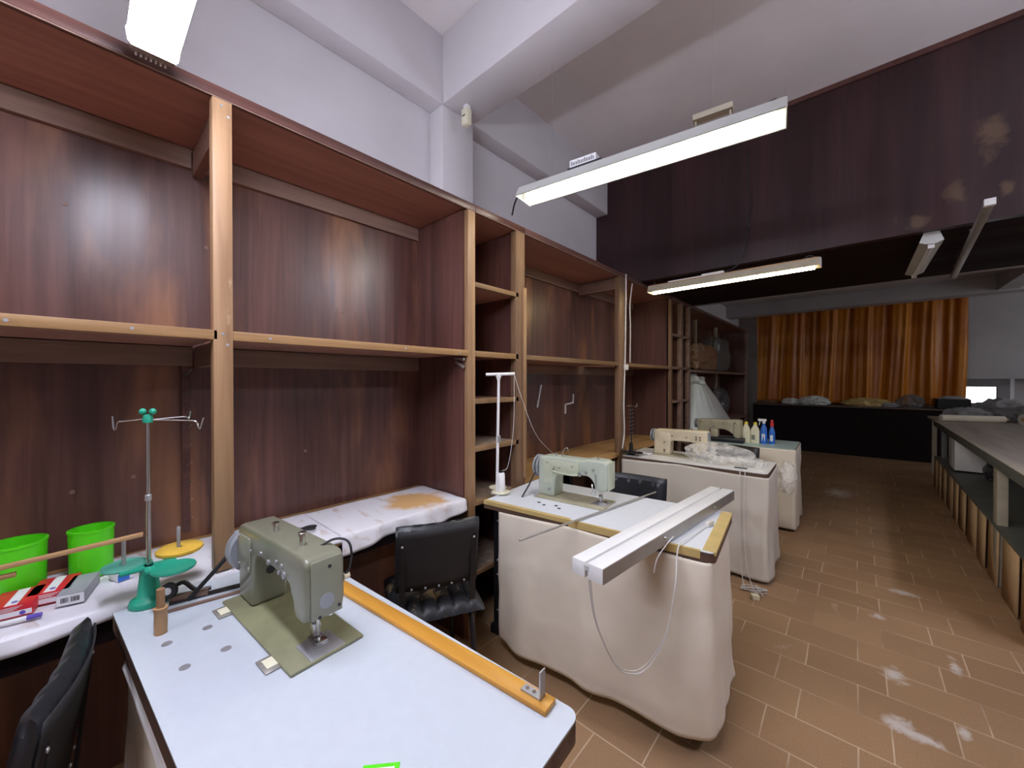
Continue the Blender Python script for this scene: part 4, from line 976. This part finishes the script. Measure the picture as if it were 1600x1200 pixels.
MB().lathe([(0, 0), (.026, 0), (.027, .01), (.027, .11), (.020, .145), (.013, .165), (.013, .175), (0, .175)], n=24).build('body', 'blue', s2, world=False)
MB().box(-.012, -.0275, .03, .012, -.0258, .09).build('label', 'white', s2, world=False)
MB().lathe([(0, .172), (.015, .172), (.017, .20), (.012, .225), (.011, .24), (0, .242)], n=18).build('cap', 'red', s2, world=False)

# ------------------------------------------------------------------ bags in the far shelving
tag(MB().blob((-1.70, 5.82, ZS1-.02+.185), (.20, .60, .21), 11, .09, 2.2, 5, flat=-.18, boxy=.75).build('sack', 'sack', None, sharp=50), 'shiny brown sack stuffed on the upper shelf at the far end', 'sack')
tag(MB().blob((-1.72, 6.95, ZS1-.02+.27), (.17, .46, .32), 14, .10, 2.2, 4, flat=-.26, boxy=.7).build('plastic_bag', 'bag_dark', None, sharp=50), 'smoky clear bag standing beside the brown sack on the upper shelf', 'bag')
def bigbag(u, v):
    a = u*2*math.pi; h = v
    rx = .25*(1-h)**.75+.05; ry = (1.15*(1-h)**.9+.22)*(1 if math.sin(a) > 0 else .45)
    n1 = 1+.05*noise.noise(Vector((math.cos(a)*3, math.sin(a)*3, h*2)))+.03*math.sin(a*17+h*4)*(h)
    return (-1.64+rx*math.cos(a)*n1, 5.72+ry*math.sin(a)*n1-.12*h, ZB+.003+.66*h)
m_ = MB().grid(bigbag, 90, 30)
bmesh.ops.remove_doubles(m_.bm, verts=m_.bm.verts, dist=1e-4)
m_.blob((-1.70, 5.58, ZB+.63), (.16, .22, .10), 5, .3, 1.8, 4)
tag(m_.build('plastic_bag', 'bag_white', None, sharp=60), 'huge white plastic bag slumped on the lower shelf at the far end', 'bag')
tag(MB().blob((-1.78, 7.35, ZB+.25), (.16, .26, .26), 21, .2, 1.6, 4, flat=-.245).build('plastic_bag', 'bag_dark', None, sharp=50), 'grey plastic bag half hidden beside the huge white bag', 'bag')

# ------------------------------------------------------------------ far counter, curtain, and what lies there
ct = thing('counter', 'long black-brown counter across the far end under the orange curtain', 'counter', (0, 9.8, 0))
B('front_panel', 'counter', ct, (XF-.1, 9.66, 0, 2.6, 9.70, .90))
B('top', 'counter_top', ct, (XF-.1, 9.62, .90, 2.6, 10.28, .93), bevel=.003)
cu = thing('curtain', 'shiny orange satin curtain hanging in folds at the far end', 'curtain', (0, 10.0, 0))
def cur(u, v):
    x = -1.645+3.06*u; z = .945+1.93*(1-v)
    s_ = u*3.06
    a = .045*math.sin(s_*14+1.6*math.sin(s_*2.3))+.02*math.sin(s_*37+v*1.5)+.012*math.sin(s_*61+v*3)
    a *= .55+.45*v
    return (x+.02*math.sin(v*3+u*20)*v, 10.02+a, z+(.0 if v < .98 else .012*math.sin(s_*15)))
MB().grid(cur, 420, 30).build('drape', 'curtain', cu, solid=.002, sharp=80)
MB().cyl((-1.70, 10.02, 2.885), (1.46, 10.02, 2.885), .012).build('rail', 'greysteel', cu)
def heap(name, label, cat, c, size, mat, seed, amp=.3, fr=1.8, sub=4):
    return tag(MB().blob((c[0], c[1], c[2]+size[2]*.62), size, seed, amp, fr, sub, flat=-size[2]*.60).build(name, mat, None, sharp=45), label, cat)
heap('plastic_bag', 'white plastic bag on the far counter at the foot of the curtain', 'bag', (-.62, 9.80, .93), (.22, .12, .10), 'bag_white', 31)
heap('plastic_bag', 'smaller white plastic bag beside the larger one on the far counter', 'bag', (-1.0, 9.80, .93), (.13, .10, .07), 'bag_white', 32)
heap('cloth_pile', 'dull yellow cloth heap in the middle of the far counter', 'cloth', (.15, 9.80, .93), (.30, .12, .09), 'mustard', 33)
heap('plastic_bag', 'grey knotted plastic bag on the far counter beside the dark crate', 'bag', (.72, 9.78, .93), (.16, .11, .13), 'bag_dark', 34)
heap('cloth_pile', 'low brown scrap heap at the shelving end of the far counter', 'cloth', (-1.42, 9.80, .93), (.17, .12, .04), 'sack', 35)
heap('cloth_pile', 'low dark scrap heap between the yellow cloth and grey bag', 'cloth', (.46, 9.78, .93), (.13, .10, .05), 'tarp', 36)
cr = thing('crate', 'dark open crate on the far counter near the bench', 'crate', (1.22, 9.82, .93))
MB().box(-.19, -.14, 0, .19, .14, .012).box(-.19, -.14, 0, .19, -.13, .17).box(-.19, .13, 0, .19, .14, .17).box(-.19, -.14, 0, -.18, .14, .17).box(.18, -.14, 0, .19, .14, .17).build('box', 'black', cr, world=False)
MB().blob((0, 0, .15), (.16, .11, .06), 4, .3, 2, 3).build('contents', 'tarp', cr, world=False)

# ------------------------------------------------------------------ cutting bench on the right
wb = thing('cutting_bench', 'long worn cutting bench with a green-grey edge running along the right', 'workbench', (1.3, 5.4, 0))
ZW = .887
BA, BZ = (.697, 3.25), (.781, 7.46)
def bx(y): return BA[0]+(BZ[0]-BA[0])*(y-BA[1])/(BZ[1]-BA[1])
def slab(xo0, xo1, z0, z1, y0=BA[1], y1=BZ[1]):
    return MB().prism([(bx(y0)+xo0, y0), (bx(y0)+xo1, y0), (bx(y1)+xo1, y1), (bx(y1)+xo0, y1)], lambda x, y: (x, y, z0), lambda x, y: (x, y, z1))
slab(0, 1.20, ZW-.03, ZW).build('top', 'bench_top', wb)
slab(-.012, .0, ZW-.072, ZW-.004).build('front_edge', 'bench_edge', wb, bevel=.002)
slab(-.014, .012, ZW-.004, ZW+.0012).build('lip', 'bench_leg', wb)
slab(.0, 1.15, .398, .42).build('lower_shelf', 'bench_edge', wb)
for y in (3.35, 4.20, 7.38):
    for xo in (.045 if y > 6 else .006, 1.08): slab(xo, xo+.05, 0, ZW-.03, y-.055, y+.055).build('leg', 'bench_leg' if y < 6 else 'bench_edge', wb, bevel=.004)
# card sheets standing under the shelf
y = 3.28; k = 0; ORD = 'first second third fourth fifth sixth seventh eighth ninth tenth eleventh twelfth thirteenth fourteenth fifteenth sixteenth seventeenth eighteenth nineteenth twentieth twenty-first twenty-second twenty-third twenty-fourth'.split()
while y < 7.35:
    wd_ = (.24, .20, .33, .19, .26, .17)[k % 6]; tall = (.393, .36, .395, .33, .39, .30)[k % 6]
    xb_ = bx(y)+(.004, .030, .012, .036, .008, .024)[k % 6]; xt_ = xb_+.006
    def fn(u, v, y=y, wd_=wd_, xb_=xb_, xt_=xt_, tall=tall): return (xb_+(xt_-xb_)*v, y+wd_*u+.006*v, .002+tall*v)
    lab = '%s cardboard sheet standing under the bench shelf, %s from the near end' % (('tan', 'brown')[k % 2], ORD[k])
    tag(MB().grid(fn, 2, 2).build('cardboard_sheet', 'cardboard' if k % 2 == 0 else 'cardbrown', None, solid=.005), lab, 'cardboard', 'cardboard sheets under the bench')
    y += wd_-.03; k += 1
# on the bench
rl = thing('fabric_roll', 'white fabric roll lying across the far end of the cutting bench', 'fabric roll', (1.15, 7.5, ZW))
MB().cyl((.815, 7.33, ZW+.042), (1.36, 7.525, ZW+.042), .041, n=24).build('roll', 'cloth', rl)
MB().cyl((1.36, 7.525, ZW+.042), (1.39, 7.536, ZW+.042), .016, n=14).build('core', 'cardboard', rl)
rl2 = thing('fabric_roll', 'white fabric roll standing out at the right edge of the bench', 'fabric roll', (1.7, 7.35, ZW))
MB().cyl((1.435, 7.20, ZW+.068), (1.82, 7.36, ZW+.068), .067, n=28).build('roll', 'cloth_cool', rl2)
MB().cyl((1.43, 7.198, ZW+.068), (1.48, 7.219, ZW+.068), .022, n=14).build('core', 'cardboard', rl2)
st_ = thing('side_table', 'plain table top carrying the grey bundles beyond the cutting bench', 'table', (1.5, 8.1, 0))
MB().box(.82, 7.62, .84, 2.3, 8.6, .87).build('top', 'bench_top', st_)
for x in (.86, 2.2):
    for y in (7.68, 8.5): MB().box(x, y, 0, x+.05, y+.05, .84).build('leg', 'bench_leg', st_)
heap('fabric_bundle', 'low grey fabric bundle at the far corner of the cutting bench', 'fabric', (1.12, 7.95, .87), (.20, .16, .10), 'tarp', 41)
heap('fabric_bundle', 'tall grey fabric bundle in front of the bright far window', 'fabric', (1.50, 8.25, .87), (.26, .22, .17), 'tarp', 42)
heap('fabric_bundle', 'dark grey fabric bundle at the right frame edge behind the white rolls', 'fabric', (1.80, 7.90, .87), (.24, .18, .16), 'tarp', 43)
# on the bench shelf
wbx = thing('metal_cabinet', 'white metal box standing on the lower shelf of the cutting bench', 'box', (.91, 6.45, .42))
MB().box(-.11, -.18, .02, .11, .18, .36).build('shell', 'whitemetal', wbx, world=False, bevel=.004)
for y in (-.15, .15):
    for x in (-.09, .09): MB().cyl((x, y, 0), (x, y, .022), .012, n=12).build('foot', 'rubber', wbx, world=False)
mo = thing('motor', 'dark motor with a chrome hub on the bench shelf beside the white box', 'motor', (1.03, 6.0, .42))
MB().cyl((0, -.09, .08), (0, .11, .08), .065, n=24).box(-.05, -.08, 0, .05, .09, .03).build('housing', 'black', mo, world=False, bevel=.003)
MB().cyl((0, -.15, .08), (0, -.09, .08), .015, n=14).cyl((0, -.145, .08), (0, -.125, .08), .04, n=20).build('pulley', 'chrome', mo, world=False)

# ------------------------------------------------------------------ overhead bits
uf = thing('mounted_light', 'unlit grey tube fixture fixed under the dark mezzanine', 'light fixture', (.36, 4.2, ZP))
MB().prism([(-.035, 0), (.035, 0), (.055, -.06), (.022, -.075), (-.022, -.075), (-.055, -.06)], lambda x, z: (x, -.55, z), lambda x, z: (x, .45, z)).build('housing', 'lampmetal', uf, world=False)
MB().cyl((0, -.52, -.088), (0, .42, -.088), .012, n=14).build('tube', 'white', uf, world=False)
for y in (-.535, .425): MB().box(-.015, y, -.10, .015, y+.02, -.07).build('lamp_holder', 'white', uf, world=False)
pl = thing('hanging_rail', 'long grey metal rail slung under the mezzanine at the right', 'rail', (.55, 4.0, 2.27))
MB().bar((.492, 3.02, 2.285), (.615, 4.95, 2.285), .035, .03).build('rail', 'greysteel', pl, bevel=.003)
for y in (3.75, 4.8): x = .492+(y-3.02)/1.93*.123; MB().cyl((x, y, 2.29), (x, y, ZP+.002), .006, n=10).build('hanger', 'greysteel', pl)
MB().bar((.4905, 2.99, 2.285), (.492, 3.02, 2.285), .038, .033).build('end_cap', 'whitemetal', pl)
ms = thing('motion_detector', 'small white motion sensor under the concrete beam beside the column', 'sensor', (-1.80, 1.60, 3.10))
MB().box(-.015, -.015, -.025, .015, .015, 0).build('bracket', 'white', ms, world=False)
MB().box(-.028, -.026, -.125, .028, .020, -.022).build('body', 'ivory', ms, world=False, bevel=.012, seg=3)
MB().box(-.012, -.0275, -.075, .012, -.0255, -.068).build('lens_slot', 'rubber', ms, world=False)
# black flex hanging down the dark front to the low fixture
hf = thing('hanging_flex', 'black flex hanging down the dark panelling to the low fixture', 'cord', (-.66, 3.58, 2.8))
MB().tube([(-.66, 3.592, 3.30), (-.655, 3.590, 3.0), (-.635, 3.588, 2.82), (-.65, 3.588, 2.75), (-.655, 3.585, 2.66), (-.67, 3.57, 2.45), (-.72, 3.50, 2.32), (-.80, 3.43, 2.27)], .004, 8, 8).build('flex', 'rubber', hf)
MB().obox((-.653, 3.583, 2.655), (.022, .018, .05)).build('connector', 'rubber', hf, bevel=.004)
# wiring on the middle post
wc = thing('wall_wiring', 'pale cables and small white socket running down the middle shelving post', 'wiring', (XF, 3.2, 1.5))
MB().tube([(XF+.006, 3.268, 2.36), (XF+.008, 3.262, 2.1), (XF+.007, 3.255, 1.7), (XF+.008, 3.245, 1.53), (XF+.008, 3.225, 1.2), (XF+.009, 3.235, .95), (XF+.008, 3.20, .80)], .006, 8, 6).build('cable', 'cord', wc)
MB().tube([(XF+.006, 3.40, 2.30), (XF-.002+.008, 3.35, 2.1), (XF+.006, 3.36, 1.9), (XF+.006, 3.355, 1.57)], .005, 8, 6).build('cable', 'cord', wc)
MB().box(XF+.0005, 3.235, 1.50, XF+.026, 3.285, 1.548).build('socket', 'switch', wc, bevel=.004)

# ------------------------------------------------------------------ unseen lamps added outside the view to brighten the room
E2 = dup(EL, (-.83, -1.55, 2.32), 0, 'added fill light in a tube housing, outside the view on the left')
E3 = dup(EL, (1.7, 2.5, 2.75), R(90), 'added fill light in a tube housing, hanging unseen to the right of the view')
for c_ in list(E2.children):
    if c_.name.startswith('diffuser'): c_.data = c_.data.copy(); c_.data.materials[0] = M['tube_dim']

# ------------------------------------------------------------------ world, camera, view
wd = bpy.data.worlds.new('world'); scene.world = wd; wd.use_nodes = True
wd.node_tree.nodes['Background'].inputs['Color'].default_value = (.5, .55, .65, 1); wd.node_tree.nodes['Background'].inputs['Strength'].default_value = .05
cam = bpy.data.cameras.new('camera'); co = bpy.data.objects.new('camera', cam); COL.objects.link(co)
cam.sensor_width = 36; cam.sensor_fit = 'HORIZONTAL'; cam.lens = 36*602/1600; cam.clip_start = .02
co.location = (0, 0, 1.40); co.rotation_euler = (R(90-.43), 0, R(41.73))
scene.camera = co
scene.view_settings.view_transform = 'Standard'; scene.view_settings.look = 'None'
scene.view_settings.exposure = .6; scene.view_settings.gamma = 1; scene.view_settings.use_curve_mapping = False
scene.cycles.use_denoising = True
scene.cycles.max_bounces = 10; scene.cycles.diffuse_bounces = 6; scene.cycles.transparent_max_bounces = 24
scene.cycles.caustics_reflective = False; scene.cycles.caustics_refractive = False
scene.cycles.sample_clamp_indirect = 6
